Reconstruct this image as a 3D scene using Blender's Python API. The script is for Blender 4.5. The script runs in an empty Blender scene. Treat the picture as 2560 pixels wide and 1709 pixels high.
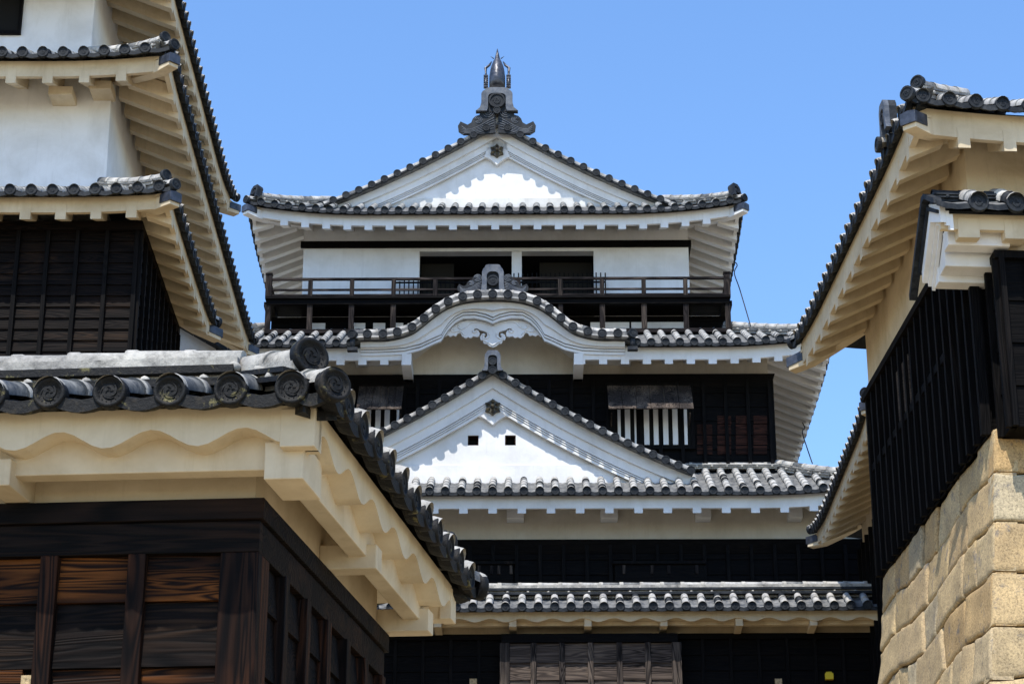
import bpy, math, random
from mathutils import Vector as V, Matrix, noise
rnd = random.Random(7)
R = math.radians
sc = bpy.context.scene
COL = sc.collection
# ------------------------------------------------------------ camera / sky / sun
TH = R(22.3); FPX = 5700.0; CX, CY = 1280.0, 854.5; CAMZ = 1.6
cd = bpy.data.cameras.new('camera'); cam = bpy.data.objects.new('camera', cd); COL.objects.link(cam)
cam.location = (0, 0, CAMZ); cam.rotation_euler = (R(90) + TH, 0, 0)
cd.sensor_width = 36; cd.lens = 36 * FPX / 2560; cd.clip_end = 5000; cd.clip_start = .1
cd.dof.use_dof = False
sc.camera = cam
SUN_EL, SUN_AZ = R(61.5), R(19)          # azimuth: degrees to the left of straight behind the camera
w = bpy.data.worlds.new('World'); sc.world = w; w.use_nodes = True
nt = w.node_tree; bg = nt.nodes['Background']
sky = nt.nodes.new('ShaderNodeTexSky'); sky.sky_type = 'NISHITA'; sky.sun_disc = False
sky.sun_elevation = SUN_EL; sky.sun_rotation = math.pi + SUN_AZ
sky.altitude = 200; sky.air_density = 1.0; sky.dust_density = 0.3; sky.ozone_density = 2.5
hs = nt.nodes.new('ShaderNodeHueSaturation'); hs.inputs['Saturation'].default_value = 1.14; hs.inputs['Hue'].default_value = .502
nt.links.new(sky.outputs[0], hs.inputs['Color']); nt.links.new(hs.outputs[0], bg.inputs[0])
bg.inputs[1].default_value = 0.15
sd = bpy.data.lights.new('sun', 'SUN'); sd.energy = 3.0; sd.angle = R(.5); sd.color = (1, .95, .87)
so = bpy.data.objects.new('sun', sd); COL.objects.link(so)
sdir = V((math.sin(SUN_AZ) * math.cos(SUN_EL), math.cos(SUN_AZ) * math.cos(SUN_EL), -math.sin(SUN_EL)))
so.rotation_euler = sdir.to_track_quat('-Z', 'Y').to_euler(); so.location = (-20, -30, 60)
sc.view_settings.view_transform = 'Standard'; sc.view_settings.look = 'None'
sc.view_settings.exposure = 1.0; sc.view_settings.gamma = 1
sc.cycles.max_bounces = 8; sc.cycles.diffuse_bounces = 5

# ------------------------------------------------------------ materials
def mat(name, base, rough=.8, spec=.3):
    m = bpy.data.materials.new(name); m.use_nodes = True
    b = m.node_tree.nodes['Principled BSDF']
    b.inputs['Base Color'].default_value = (*base, 1); b.inputs['Roughness'].default_value = rough
    b.inputs['Specular IOR Level'].default_value = spec
    return m, m.node_tree, b
def N(t, k, **kw):
    n = t.nodes.new(k)
    for a, b in kw.items():
        if a in n.inputs: n.inputs[a].default_value = b
        else: setattr(n, a, b)
    return n
def coords(t, scale=(1, 1, 1), rot=(0, 0, 0), off_random=False, kind='Object'):
    tc = N(t, 'ShaderNodeTexCoord'); mp = N(t, 'ShaderNodeMapping')
    mp.inputs['Scale'].default_value = scale; mp.inputs['Rotation'].default_value = rot
    t.links.new(tc.outputs[kind], mp.inputs['Vector'])
    if off_random:
        oi = N(t, 'ShaderNodeObjectInfo'); mu = N(t, 'ShaderNodeMath', operation='MULTIPLY'); mu.inputs[1].default_value = 37
        t.links.new(oi.outputs['Random'], mu.inputs[0]); cb = N(t, 'ShaderNodeCombineXYZ')
        for i in range(3): t.links.new(mu.outputs[0], cb.inputs[i])
        t.links.new(cb.outputs[0], mp.inputs['Location'])
    return mp.outputs[0]
def noise_n(t, vec, scale, detail=4, rough=.55, dist=0):
    n = N(t, 'ShaderNodeTexNoise', Scale=scale, Detail=detail, Roughness=rough, Distortion=dist)
    t.links.new(vec, n.inputs['Vector']); return n.outputs['Fac']
def ramp(t, fac, stops):
    r = N(t, 'ShaderNodeValToRGB'); e = r.color_ramp.elements
    while len(e) < len(stops): e.new(.5)
    for x, (p, c) in zip(e, stops): x.position = p; x.color = (*c, 1) if len(c) == 3 else c
    t.links.new(fac, r.inputs[0]); return r.outputs[0]
def mix(t, fac, a, b, mode='MIX'):
    m = N(t, 'ShaderNodeMix', data_type='RGBA', blend_type=mode)
    if isinstance(fac, (int, float)): m.inputs[0].default_value = fac
    else: t.links.new(fac, m.inputs[0])
    for s, i in ((a, 6), (b, 7)):
        if isinstance(s, tuple): m.inputs[i].default_value = (*s, 1)
        else: t.links.new(s, m.inputs[i])
    return m.outputs[2]
def bump(t, b, h, strength=.3, dist=.01):
    n = N(t, 'ShaderNodeBump', Strength=strength, Distance=dist); t.links.new(h, n.inputs['Height'])
    t.links.new(n.outputs[0], b.inputs['Normal'])
MT = {}
def plaster(name, base, stain, amt=.5):
    m, t, b = mat(name, base, .88, .2)
    c = coords(t)
    n1 = noise_n(t, c, 1.3, 6, .65, .4); cs = coords(t, (4.5, 4.5, .35)); n2 = noise_n(t, cs, 2.0, 7, .75)
    f1 = ramp(t, n1, [(.42, (0, 0, 0)), (.78, (amt,) * 3)]); f2 = ramp(t, n2, [(.53, (0, 0, 0)), (.80, (amt * .5,) * 3)])
    k = mix(t, f1, base, stain); k = mix(t, f2, k, tuple(x * .85 for x in stain))
    t.links.new(k, b.inputs['Base Color'])
    n3 = noise_n(t, c, 9, 8, .6); bump(t, b, n3, .25, .012); MT[name] = m
plaster('white_plaster', (.74, .735, .725), (.47, .45, .41), .6)
plaster('bounce_cream_plaster', (.63, .53, .375), (.38, .29, .175), .85)  # yellowish plaster, with warm ground bounce put into the colour too
plaster('bounce_plaster', (.63, .58, .49), (.44, .38, .29), .7)  # white plaster, with warm bounce under the eaves put into the colour
plaster('aged_plaster', (.66, .65, .62), (.42, .41, .38), 1.0)

def tile_mat(name, dark, pale, lo, hi, rough=.5, scale=7, moss=False):
    m, t, b = mat(name, dark, rough, .18)
    c = coords(t)
    n1 = noise_n(t, c, scale, 6, .7); n2 = noise_n(t, c, scale * 5, 4, .7)
    ad = N(t, 'ShaderNodeMath', operation='MULTIPLY_ADD'); ad.inputs[1].default_value = .35
    t.links.new(n2, ad.inputs[0]); t.links.new(n1, ad.inputs[2])
    f = ramp(t, ad.outputs[0], [(lo, (0, 0, 0)), (hi, (1, 1, 1))])
    k = mix(t, f, dark, pale)
    n4 = noise_n(t, c, 2.6, 3, .6); k = mix(t, ramp(t, n4, [(.35, (.62,) * 3), (.68, (1.25,) * 3)]), (0, 0, 0), k) if False else mix(t, 1.0, k, ramp(t, n4, [(.3, (.6, .6, .62)), (.7, (1.0, 1.0, 1.0))]), 'MULTIPLY')
    if moss:
        n5 = noise_n(t, c, 11, 5, .7); fm = ramp(t, n5, [(.60, (0, 0, 0)), (.68, (.8,) * 3)])
        k = mix(t, fm, k, (.16, .14, .06))
    t.links.new(k, b.inputs['Base Color'])
    rr = ramp(t, f, [(0, (rough,) * 3), (1, (.9,) * 3)]); t.links.new(rr, b.inputs['Roughness'])
    bump(t, b, n2, .55 if 'mortar' in name or 'mossy' in name else .35, .012 if 'mortar' in name or 'mossy' in name else .006); MT[name] = m
tile_mat('shaded_tile', (.012, .015, .019), (.06, .065, .07), .62, .95, .55)  # same tile as the barrels; shade on eave fronts put into the colour
tile_mat('grey_tile', (.055, .062, .07), (.26, .255, .24), .52, .85, .5)
tile_mat('sunlit_limed_tile', (.17, .175, .18), (.52, .50, .46), .45, .70, .6)  # weathered lime, with sun on the tile tops put into the colour
tile_mat('blue_tile', (.08, .095, .12), (.20, .21, .225), .55, .9, .42)
tile_mat('mossy_tile', (.010, .010, .010), (.085, .07, .05), .74, 1.0, .62, 7, True)
tile_mat('lime_mortar', (.12, .115, .105), (.50, .475, .42), .40, .74, .9, 9)

def wood(name, dark, mid, hot, axis, sc_=1.0, hotpos=.62, rough=.6, big=1.0):
    m, t, b = mat(name, dark, rough, .05)
    s = {'x': (.22, 3, 3), 'z': (3, 3, .2), 'y': (3, .22, 3)}[axis]
    c = coords(t, s, off_random=True)
    n1 = noise_n(t, c, 1.15 * big, 3, .5, .8)
    wv = N(t, 'ShaderNodeMath', operation='MULTIPLY'); wv.inputs[1].default_value = 105 * sc_; t.links.new(n1, wv.inputs[0])
    sn = N(t, 'ShaderNodeMath', operation='SINE'); t.links.new(wv.outputs[0], sn.inputs[0])
    mr = N(t, 'ShaderNodeMapRange'); mr.inputs['From Min'].default_value = -1; t.links.new(sn.outputs[0], mr.inputs[0])
    fine = noise_n(t, coords(t, tuple(v * 6 if v > 1 else v * 2 for v in s), off_random=True), 4, 5, .7)
    patch = noise_n(t, coords(t, tuple(v ** .5 for v in s), off_random=True), 1.6, 3, .5)
    grain = mix(t, mr.outputs[0], dark, mid)
    hotc = mix(t, mr.outputs[0], tuple(.4 * a + .6 * b_ for a, b_ in zip(dark, mid)), hot)
    k = mix(t, ramp(t, patch, [(hotpos - .1, (0, 0, 0)), (hotpos + .08, (1, 1, 1))]), grain, hotc)
    k = mix(t, 1.0, k, ramp(t, fine, [(.3, (.55,) * 3), (.7, (1.1,) * 3)]), 'MULTIPLY')
    t.links.new(k, b.inputs['Base Color'])
    h = N(t, 'ShaderNodeMath', operation='ADD'); t.links.new(mr.outputs[0], h.inputs[0]); t.links.new(fine, h.inputs[1])
    bump(t, b, h.outputs[0], .35, .006); MT[name] = m
wood('charred_wood', (.0022, .002, .0022), (.005, .0042, .004), (.010, .007, .005), 'x', 1, .70)
wood('charred_post', (.003, .0028, .003), (.007, .006, .0058), (.018, .014, .012), 'z', 1, .68)
wood('weathered_rail', (.006, .005, .0055), (.02, .016, .016), (.09, .07, .06), 'x', 1.2, .60)
wood('weathered_post', (.007, .006, .006), (.025, .02, .019), (.09, .07, .055), 'z', 1.2, .56)
wood('worn_board', (.0045, .003, .0025), (.022, .009, .0045), (.17, .058, .014), 'x', 1.5, .52, .55)
wood('dark_board', (.003, .0025, .0025), (.010, .007, .006), (.03, .017, .010), 'x', 1.3, .62, .6)
wood('near_post', (.004, .003, .003), (.018, .009, .006), (.08, .03, .014), 'z', 1.3, .60, .55)
wood('near_beam', (.004, .0035, .0035), (.012, .008, .0065), (.03, .016, .010), 'x', 1.0, .62, .6)
wood('grey_board', (.02, .016, .014), (.09, .07, .06), (.15, .115, .09), 'x', 1.3, .50, .8)
wood('grey_post', (.012, .010, .010), (.06, .05, .045), (.18, .14, .11), 'z', 1.3, .55, .8)
wood('brown_board', (.005, .003, .003), (.018, .009, .007), (.05, .02, .014), 'x', 1.3, .45, .7)

m, t, b = mat('granite', (.45, .37, .26), .9, .2)
c = coords(t, off_random=True); oi = N(t, 'ShaderNodeObjectInfo')
basec = ramp(t, oi.outputs['Random'], [(0, (.40, .30, .165)), (.35, (.47, .37, .225)), (.6, (.42, .29, .145)), (.85, (.48, .41, .285)), (1, (.37, .30, .195))])
n1 = noise_n(t, c, 1.8, 5, .6); n2 = noise_n(t, c, 38, 4, .85); n3 = noise_n(t, c, 4, 8, .78)
k = mix(t, 1.0, basec, ramp(t, n1, [(.3, (.70, .68, .66)), (.7, (1.15, 1.1, 1.0))]), 'MULTIPLY')
k = mix(t, 1.0, k, ramp(t, n2, [(.34, (.42, .42, .43)), (.48, (.95, .95, .95)), (.66, (1.35, 1.33, 1.3))]), 'MULTIPLY')
k = mix(t, ramp(t, n3, [(.555, (0, 0, 0)), (.63, (.75,) * 3)]), k, (.14, .13, .12))
t.links.new(k, b.inputs['Base Color']); bump(t, b, n2, .5, .012); MT['granite'] = m
m, t, b = mat('gravel', (.36, .29, .19), .95, .1)
c = coords(t); n1 = noise_n(t, c, 30, 5, .7); n2 = noise_n(t, c, .3, 4, .6)
k = mix(t, n1, (.30, .24, .155), (.44, .36, .24)); k = mix(t, 1.0, k, ramp(t, n2, [(.3, (.85, .85, .85)), (.7, (1.05, 1.05, 1.0))]), 'MULTIPLY')
t.links.new(k, b.inputs['Base Color']); bump(t, b, n1, .5, .02); MT['gravel'] = m
MT['unlit_interior'] = mat('unlit_interior', (.004, .004, .004), .9)[0]  # near-black colour stands in for the shade inside openings
MT['brown_panel'] = mat('brown_panel', (.012, .010, .007), .9)[0]
MT['gap'] = mat('gap', (.05, .042, .03), 1)[0]
MT['cable'] = mat('cable', (.02, .02, .02), .6)[0]
MT['amber'] = mat('amber', (.65, .48, .02), .5)[0]
m, t, b = mat('bronze', (.06, .05, .035), .5, .5); b.inputs['Metallic'].default_value = .35
c = coords(t); n1 = noise_n(t, c, 14, 4, .6)
t.links.new(ramp(t, n1, [(.4, (.025, .022, .02)), (.62, (.10, .08, .04)), (.75, (.25, .20, .10))]), b.inputs['Base Color']); MT['bronze'] = m
m, t, b = mat('dark_copper', (.035, .037, .045), .38, .6); b.inputs['Metallic'].default_value = .3
c = coords(t); n1 = noise_n(t, c, 8, 5, .6)
t.links.new(ramp(t, n1, [(.35, (.02, .022, .028)), (.75, (.075, .08, .10))]), b.inputs['Base Color']); MT['dark_copper'] = m
vo = N(t, 'ShaderNodeTexVoronoi', Scale=9.0); t.links.new(coords(t, (1, 1, 1.6)), vo.inputs['Vector']); bump(t, b, vo.outputs['Distance'], .35, .02)

# ------------------------------------------------------------ mesh builder
SHEAR = 0.0
class MB:
    def __init__(s): s.v = []; s.f = []; s.m = []; s.s = []
    def vv(s, *ps):
        i = len(s.v); s.v.extend([V(p) for p in ps]); return list(range(i, i + len(ps)))
    def face(s, ids, m=0, sm=False): s.f.append(tuple(ids)); s.m.append(m); s.s.append(sm)
    def hexa(s, p, m=0):      # p: 4 bottom ccw, 4 top ccw
        i = s.vv(*p)
        for q in ((3, 2, 1, 0), (4, 5, 6, 7), (0, 1, 5, 4), (1, 2, 6, 5), (2, 3, 7, 6), (3, 0, 4, 7)): s.face([i[k] for k in q], m)
    def box(s, x0, x1, y0, y1, z0, z1, m=0):
        s.hexa([(x0, y0, z0), (x1, y0, z0), (x1, y1, z0), (x0, y1, z0), (x0, y0, z1), (x1, y0, z1), (x1, y1, z1), (x0, y1, z1)], m)
    def obox(s, c, a, b_, c_, m=0):   # half vectors
        c = V(c); a = V(a); b_ = V(b_); c_ = V(c_)
        s.hexa([c - a - b_ - c_, c + a - b_ - c_, c + a + b_ - c_, c - a + b_ - c_, c - a - b_ + c_, c + a - b_ + c_, c + a + b_ + c_, c - a + b_ + c_], m)
    def beam(s, p0, p1, side, w, h, m=0, plumb=True):   # top centre line p0->p1, side unit vector; hangs down h
        p0 = V(p0); p1 = V(p1); sv = V(side) * (w / 2); d = V((0, 0, -h))
        s.hexa([p0 - sv + d, p0 + sv + d, p1 + sv + d, p1 - sv + d, p0 - sv, p0 + sv, p1 + sv, p1 - sv], m)
    def loft(s, rings, m=0, sm=True, closed=True, cap0=False, cap1=False):
        ids = [s.vv(*r) for r in rings]; n = len(rings[0])
        for a, b_ in zip(ids, ids[1:]):
            for k in range(n if closed else n - 1):
                mm = m(ids.index(a)) if callable(m) else m
                s.face((a[k], a[(k + 1) % n], b_[(k + 1) % n], b_[k]), mm, sm)
        if cap0: s.face(ids[0][::-1], m if not callable(m) else m(0))
        if cap1: s.face(ids[-1], m if not callable(m) else m(0))
    def tube(s, path, r, n=8, m=0, caps=True, upv=(0, 0, 1)):
        path = [V(p) for p in path]; rings = []
        for i, p in enumerate(path):
            d = (path[min(i + 1, len(path) - 1)] - path[max(i - 1, 0)]).normalized()
            u = V(upv); a = d.cross(u)
            if a.length < 1e-3: a = d.cross(V((1, 0, 0)))
            a.normalize(); b_ = a.cross(d).normalized(); rr = r[i] if isinstance(r, (list, tuple)) else r
            rings.append([p + a * rr * math.cos(2 * math.pi * k / n) + b_ * rr * math.sin(2 * math.pi * k / n) for k in range(n)])
        s.loft(rings, m, True, True, caps, caps)
    def poly(s, pts, o, ax, ay, dv, m=0, msid=None):    # extrude 2D polygon pts by vector dv
        o = V(o); ax = V(ax); ay = V(ay); dv = V(dv); n = len(pts)
        a = s.vv(*[o + ax * p[0] + ay * p[1] for p in pts]); b_ = s.vv(*[o + ax * p[0] + ay * p[1] + dv for p in pts])
        s.face(a[::-1], m); s.face(b_, m)
        for k in range(n): s.face((a[k], a[(k + 1) % n], b_[(k + 1) % n], b_[k]), m if msid is None else msid)
    def build(s, name, mats, parent=None, bevel=0, fix=True):
        if SHEAR: s.v = [V((p.x + SHEAR * p.y, p.y, p.z)) for p in s.v]     # walls that meet at an oblique corner
        me = bpy.data.meshes.new(name); me.from_pydata([tuple(p) for p in s.v], [], s.f)
        for k in (mats if isinstance(mats, (list, tuple)) else [mats]): me.materials.append(MT[k])
        me.polygons.foreach_set('material_index', s.m); me.polygons.foreach_set('use_smooth', s.s)
        if fix:
            import bmesh
            bm = bmesh.new(); bm.from_mesh(me); bmesh.ops.recalc_face_normals(bm, faces=bm.faces)
            bm.to_mesh(me); bm.free()
        me.update()
        o = bpy.data.objects.new(name, me); COL.objects.link(o)
        if parent: o.parent = parent
        if bevel:
            bv = o.modifiers.new('bevel', 'BEVEL'); bv.width = bevel; bv.segments = 2; bv.limit_method = 'ANGLE'; bv.angle_limit = R(35)
        return o
def thing(name, label, cat, loc=(0, 0, 0), rz=0, group=None):
    o = bpy.data.objects.new(name, None); COL.objects.link(o); o.location = loc; o.rotation_euler.z = rz
    o['label'] = label; o['category'] = cat; o.empty_display_size = .3
    if group: o['group'] = group
    return o
def tag(o, label, cat, group=None):
    o['label'] = label; o['category'] = cat
    if group: o['group'] = group
    return o
class Frame:       # local frame of a building; photo measurements (2560 px wide) to points on real planes
    def __init__(s, ox=0, oy=0, rot=0): s.o = V((ox, oy, 0)); s.r = rot
    def ray(s, px, py):
        xc = (px - CX) / FPX; zc = (CY - py) / FPX
        d = V((xc, math.cos(TH) - zc * math.sin(TH), math.sin(TH) + zc * math.cos(TH)))
        q = Matrix.Rotation(-s.r, 3, 'Z'); return q @ (V((0, 0, CAMZ)) - s.o), q @ d
    def Y(s, px, py, y): o, d = s.ray(px, py); p = o + d * ((y - o.y) / d.y); p.x -= SHEAR * p.y; return p
    def X(s, px, py, x): o, d = s.ray(px, py); return o + d * ((x - o.x) / d.x)
    def Z(s, px, py, z): o, d = s.ray(px, py); return o + d * ((z - o.z) / d.z)

# ------------------------------------------------------------ roof tiles
def tomoe(mb, c, n, a, b_, r, m, near):
    for k in range(3):
        q0 = 2 * math.pi * k / 3; top = []; base = []
        K = 9 if near else 5
        for i in range(K):
            f = i / (K - 1); ph = q0 + f * 3.3; rad = r * (.20 + .34 * f ** 1.1); wd = r * (.135 * (1 - f) ** .7 + .015)
            er = a * math.cos(ph) + b_ * math.sin(ph); top.append((c + er * (rad - wd), c + er * (rad + wd)))
        h = n * (r * .06)
        rings = [[p0, p0 + h, p1 + h, p1] for p0, p1 in top]
        mb.loft(rings, m, False, False, False, False)
        i0 = mb.vv(*rings[0]); mb.face(i0, m)
def disc(mb, c, n, r, m=0, near=False, depth=.05, plain=False):
    c = V(c); n = V(n).normalized(); a = V((0, 0, 1)).cross(n).normalized(); b_ = n.cross(a).normalized()
    K = 32 if near else 18
    def ring(rr, h): return [c + n * h + a * rr * math.cos(2 * math.pi * k / K) + b_ * rr * math.sin(2 * math.pi * k / K) for k in range(K)]
    rim = r * .78
    mb.loft([ring(r, -depth), ring(r, -.006), ring(r * .95, 0), ring(rim, 0), ring(rim * .96, -r * .12), ring(.001, -r * .12)], m, near, True, True, False)
    if not plain:
        tomoe(mb, c - n * r * .12, n, a, b_, r * .95, m, near)
        if near:
            for k in range(14):
                q = 2 * math.pi * k / 14; p = c - n * r * .12 + (a * math.cos(q) + b_ * math.sin(q)) * r * .64
                s_ = r * .045; pts = [p + a * s_, p + b_ * s_, p - a * s_, p - b_ * s_]
                i = mb.vv(*pts, p + n * s_ * 1.4)
                for j in range(4): mb.face((i[j], i[(j + 1) % 4], i[4]), m, True)
def barrel(mb, path, side, r, m=0, mj=None, n=8, jit=0, full=False, cap=True):
    """overlapping half-round tiles; path = list of points at tile joints"""
    side = V(side).normalized(); rings = []; mats = []
    P = [V(p) for p in path]
    for i in range(len(P) - 1):
        d = (P[i + 1] - P[i]); dn = d.normalized(); up = side.cross(dn)
        if up.z < 0: up = -up
        up.normalize(); j = side * rnd.uniform(-jit, jit) + up * rnd.uniform(-jit, jit) * .6
        A0, A1 = (-.15, math.pi + .15) if not full else (-.6, math.pi + .6)
        def ring(p, rr): return [p + j + side * rr * math.cos(A0 + (A1 - A0) * k / n) + up * rr * math.sin(A0 + (A1 - A0) * k / n) for k in range(n + 1)]
        rings += [ring(P[i], r * 1.07), ring(P[i] + d * .16, r * 1.06), ring(P[i] + d * .2, r), ring(P[i + 1], r * .93)]
        mm = m if (mj is None or rnd.random() > .14) else (0 if m == 1 else m); mats += [mj if mj is not None else m] * 2 + [mm, mm]
    ids = [mb.vv(*q) for q in rings]
    for q in range(len(ids) - 1):
        for k in range(n): mb.face((ids[q][k], ids[q][k + 1], ids[q + 1][k + 1], ids[q + 1][k]), mats[q], (q % 4) in (0, 2))
    if cap: mb.face(ids[-1], m)
def lerp_path(f, u0, u1, step):
    n = max(1, round((u1 - u0) / step)); return [f(u0 + (u1 - u0) * i / n) for i in range(n + 1)]

class Skirt:
    """hipped skirt roof round a rectangle: tiles, fascia, soffit, rafters, hips"""
    def __init__(s, x0, x1, y0, y1, ze, run, rise, oh, lift=.2, ld=2.2, fh=.22, pitch=.3, rp=.46, soff=.42, dr=.084, roff=0, curve=.2, fo=.17, fs=.08):
        s.__dict__.update(locals())
    def o(s, side): return s.fo if side in 'FB' else s.fs
    def L(s, side): return s.x1 - s.x0 if side in 'FB' else s.y1 - s.y0
    def vec(s, side):   # outward normal, tangent
        return {'F': (V((0, -1, 0)), V((1, 0, 0))), 'R': (V((1, 0, 0)), V((0, 1, 0))), 'B': (V((0, 1, 0)), V((-1, 0, 0))), 'L': (V((-1, 0, 0)), V((0, -1, 0)))}[side]
    def org(s, side): return {'F': V((s.x0, s.y0, 0)), 'R': V((s.x1, s.y0, 0)), 'B': V((s.x1, s.y1, 0)), 'L': V((s.x0, s.y1, 0))}[side]
    def lf(s, side, q):
        d = min(q, s.L(side) - q); return s.lift * max(0, 1 - max(0, d) / s.ld) ** 2
    def z(s, side, q, u):
        v = u / s.run; return s.ze + s.rise * v * (1 - s.curve + s.curve * max(0, v)) + s.lf(side, q) * max(0, 1 - max(0, v))
    def P(s, side, q, u, h=0):
        n, t = s.vec(side); p = s.org(side) + t * q - n * u; p.z = s.z(side, q, u) + h; return p
    def tiles(s, mb, sides='FRLB', near=False, mats=(0, 1, 2), discs=True, jit=.005, gap=None, drange=None):
        md, mp, mj = mats[:3]     # dark (pans+discs), pale (barrels), joints
        for side in sides:
            Ls = s.L(side); n, t = s.vec(side); k = int((Ls / 2 - .12) / s.pitch)
            qs = [Ls / 2 + s.pitch * i + s.roff for i in range(-k, k + 1)]
            qs = [q for q in qs if .10 < q < Ls - .10]
            um = lambda q: min(s.run, max(.02, q), max(.02, Ls - q))
            for q in qs:
                if gap and side == 'F' and gap(q)[0] is not None:
                    ug0, ug = gap(q)
                    if ug <= 0: continue
                else: ug = 99
                ue = min(um(q), ug)
                if ue > .08:
                    barrel(mb, lerp_path(lambda u: s.P(side, q, u, .035), -.03, ue, .27), t, .07 * s.pitch / .3, mp, mj, 10 if near else 7, jit)
                if discs: disc(mb, s.P(side, q, -.035, .028) , n, s.dr, md, near)
            # pans
            ed = [0] + qs + [Ls]
            for a, b_ in zip(ed, ed[1:]):
                mid = (a + b_) / 2; K = 6 if near else 4
                ugm = 99
                if gap and side == 'F' and gap(mid)[0] is not None: ugm = gap(mid)[1]
                if ugm <= 0: continue
                U = [0, .02]; u = .2
                while u < min(um(mid) + .1, s.run, ugm): U.append(u); u += .21
                U.append(min(um(mid) + .12, s.run, ugm))
                rows = []
                for i, u in enumerate(U):
                    for hh in ((.028, 0) if 1 < i < len(U) - 1 else ((.028,) if i <= 1 else (0,))):
                        rows.append([s.P(side, a + (b_ - a) * j / K, u, hh - .045 * math.sin(math.pi * j / K)) for j in range(K + 1)])
                # second row starts above previous
                ids = [mb.vv(*r_) for r_ in rows]
                for r0, r1 in zip(ids, ids[1:]):
                    for j in range(K): mb.face((r0[j], r0[j + 1], r1[j + 1], r1[j]), (mats[3] if len(mats) > 3 else md), False)
                # drip lip of the front pan tile
                lip = [[s.P(side, a + (b_ - a) * j / K, uu, hz - .045 * math.sin(math.pi * j / K)) for j in range(K + 1)] for uu, hz in ((.0, .03), (-.02, .03), (-.02, -.035), (.02, -.04), (.06, -.04))]
                ids = [mb.vv(*r_) for r_ in lip]
                for r0, r1 in zip(ids, ids[1:]):
                    for j in range(K): mb.face((r0[j], r0[j + 1], r1[j + 1], r1[j]), md)
        # closing slab under the tiles
    def slab(s, mb, sides='FRLB', m=0, th=.05, gq=None):
        for side in sides:
            Ls = s.L(side); K = max(2, int(Ls / .4))
            for i in range(K):
                q0, q1 = Ls * i / K, Ls * (i + 1) / K
                if gq and side == 'F' and gq[0] < (q0 + q1) / 2 < gq[1]: continue
                pts = []
                for hh in (-.10 - th, -.10):
                    for q, u in ((q0, s.o(side) + .02), (q1, s.o(side) + .02), (q1, None), (q0, None)):
                        if u is None: u = max(s.o(side) + .03, min(s.run, q, Ls - q))
                        pts.append(s.P(side, q, u, hh if u < .1 else hh + 0))
                mb.hexa(pts, m)
    def fascia(s, side, parent, mat='white_plaster', wave=None, bevel=.006, th=.07, qr=None):
        u0 = s.o(side); mb = MB(); Ls = s.L(side); K = int(Ls / (.05 if wave else .25)); n, t = s.vec(side)
        oc = s.fs if side in 'FB' else s.fo
        q0, q1 = qr or (oc, Ls - oc)
        rings = []
        for i in range(K + 1):
            q = q0 + (q1 - q0) * i / K
            zt = s.P(side, q, 0, -.035).z; zb = s.ze + s.lf(side, q) - s.fh
            if wave:
                per, amp, ph = wave; zb += amp * (1 + math.cos(2 * math.pi * (q - ph) / per)) * .5 * 2
                if q < q0 + .10 or q > q1 - .10: zb = s.ze + s.lf(side, q) - s.fh - .01
            base = s.org(side) + t * q - n * u0; ba = V((base.x, base.y, 0)); bb = ba - n * th
            # mitre at the corners
            rings.append([V((ba.x, ba.y, zb)), V((bb.x, bb.y, zb)), V((bb.x, bb.y, zt)), V((ba.x, ba.y, zt))])
        mb.loft(rings, 0, False, True, True, True)
        return mb.build('fascia', mat, parent)
    def soffit(s, parent, sides, mat='bounce_plaster', gq=None):
        mb = MB()
        for side in sides:
            Ls = s.L(side); K = max(3, int(Ls / .3)); n, t = s.vec(side)
            for i in range(K):
                a = s.oh
                q0, q1 = Ls * i / K, Ls * (i + 1) / K
                if gq and side == 'F' and gq[0] < (q0 + q1) / 2 < gq[1]: continue
                def Q(q, u):
                    p = s.org(side) + t * q - n * u; p.z = s.ze - s.fh + .13 + s.soff * u + s.lf(side, q) * (1 - min(1, u / (s.run))); return p
                u0, u1 = min(a, q0, Ls - q0), min(a, q1, Ls - q1)
                e0 = min(s.o(side) + .01, u0); e1 = min(s.o(side) + .01, u1)
                ps = [Q(q0, e0), Q(q1, e1), Q(q1, u1 + .02), Q(q0, u0 + .02)]
                top = [p + V((0, 0, .04)) for p in ps]; mb.hexa(ps + top)
        return mb.build('soffit', mat, parent)
    def rafters(s, parent, sides, mat='white_plaster', rw=.16, rd=.10, rng=None):
        for side in sides:
            Ls = s.L(side); n, t = s.vec(side); k = int((Ls / 2) / s.rp); u0 = s.o(side) - .006
            for i in range(-k, k + 1):
                q = Ls / 2 + i * s.rp; d = min(q, Ls - q)
                if d < .35: continue
                if rng and not rng(side, q): continue
                u1 = min(s.oh, d - .08)
                mb = MB()
                def Q(u):
                    p = s.org(side) + t * q - n * u; p.z = s.ze - s.fh + .135 + s.soff * max(0, u - u0) + s.lf(side, q) * (1 - min(1, u / s.run)); return p
                mb.beam(Q(u0), Q(u1 + .02), t, rw, rd + .135)
                mb.build('rafter', mat, parent)
    def hip_rafter(s, corner, parent, mat='white_plaster', w_=.17, h=.20, cap=True, ext=.03, d0=None):
        cx = s.x0 if 'L' in corner else s.x1; cy = s.y0 if 'F' in corner else s.y1
        dx = 1 if 'L' in corner else -1; dy = 1 if 'F' in corner else -1
        dv = V((dx, dy, 0)).normalized(); sv = V((-dv.y, dv.x, 0))
        def Q(u, h0=0):
            p = V((cx + dx * u, cy + dy * u, 0)); p.z = s.ze - s.fh + .07 + s.soff * max(0, u) + s.lift * (max(0, 1 - u / s.ld)) ** 2 * (1 - min(1, max(0, u) / s.run)) + h0; return p
        mb = MB(); us = [(-ext), .2, .45, .7, s.oh + .03] if s.oh > .75 else [-ext, s.oh * .5, s.oh + .03]
        rings = []
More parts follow.
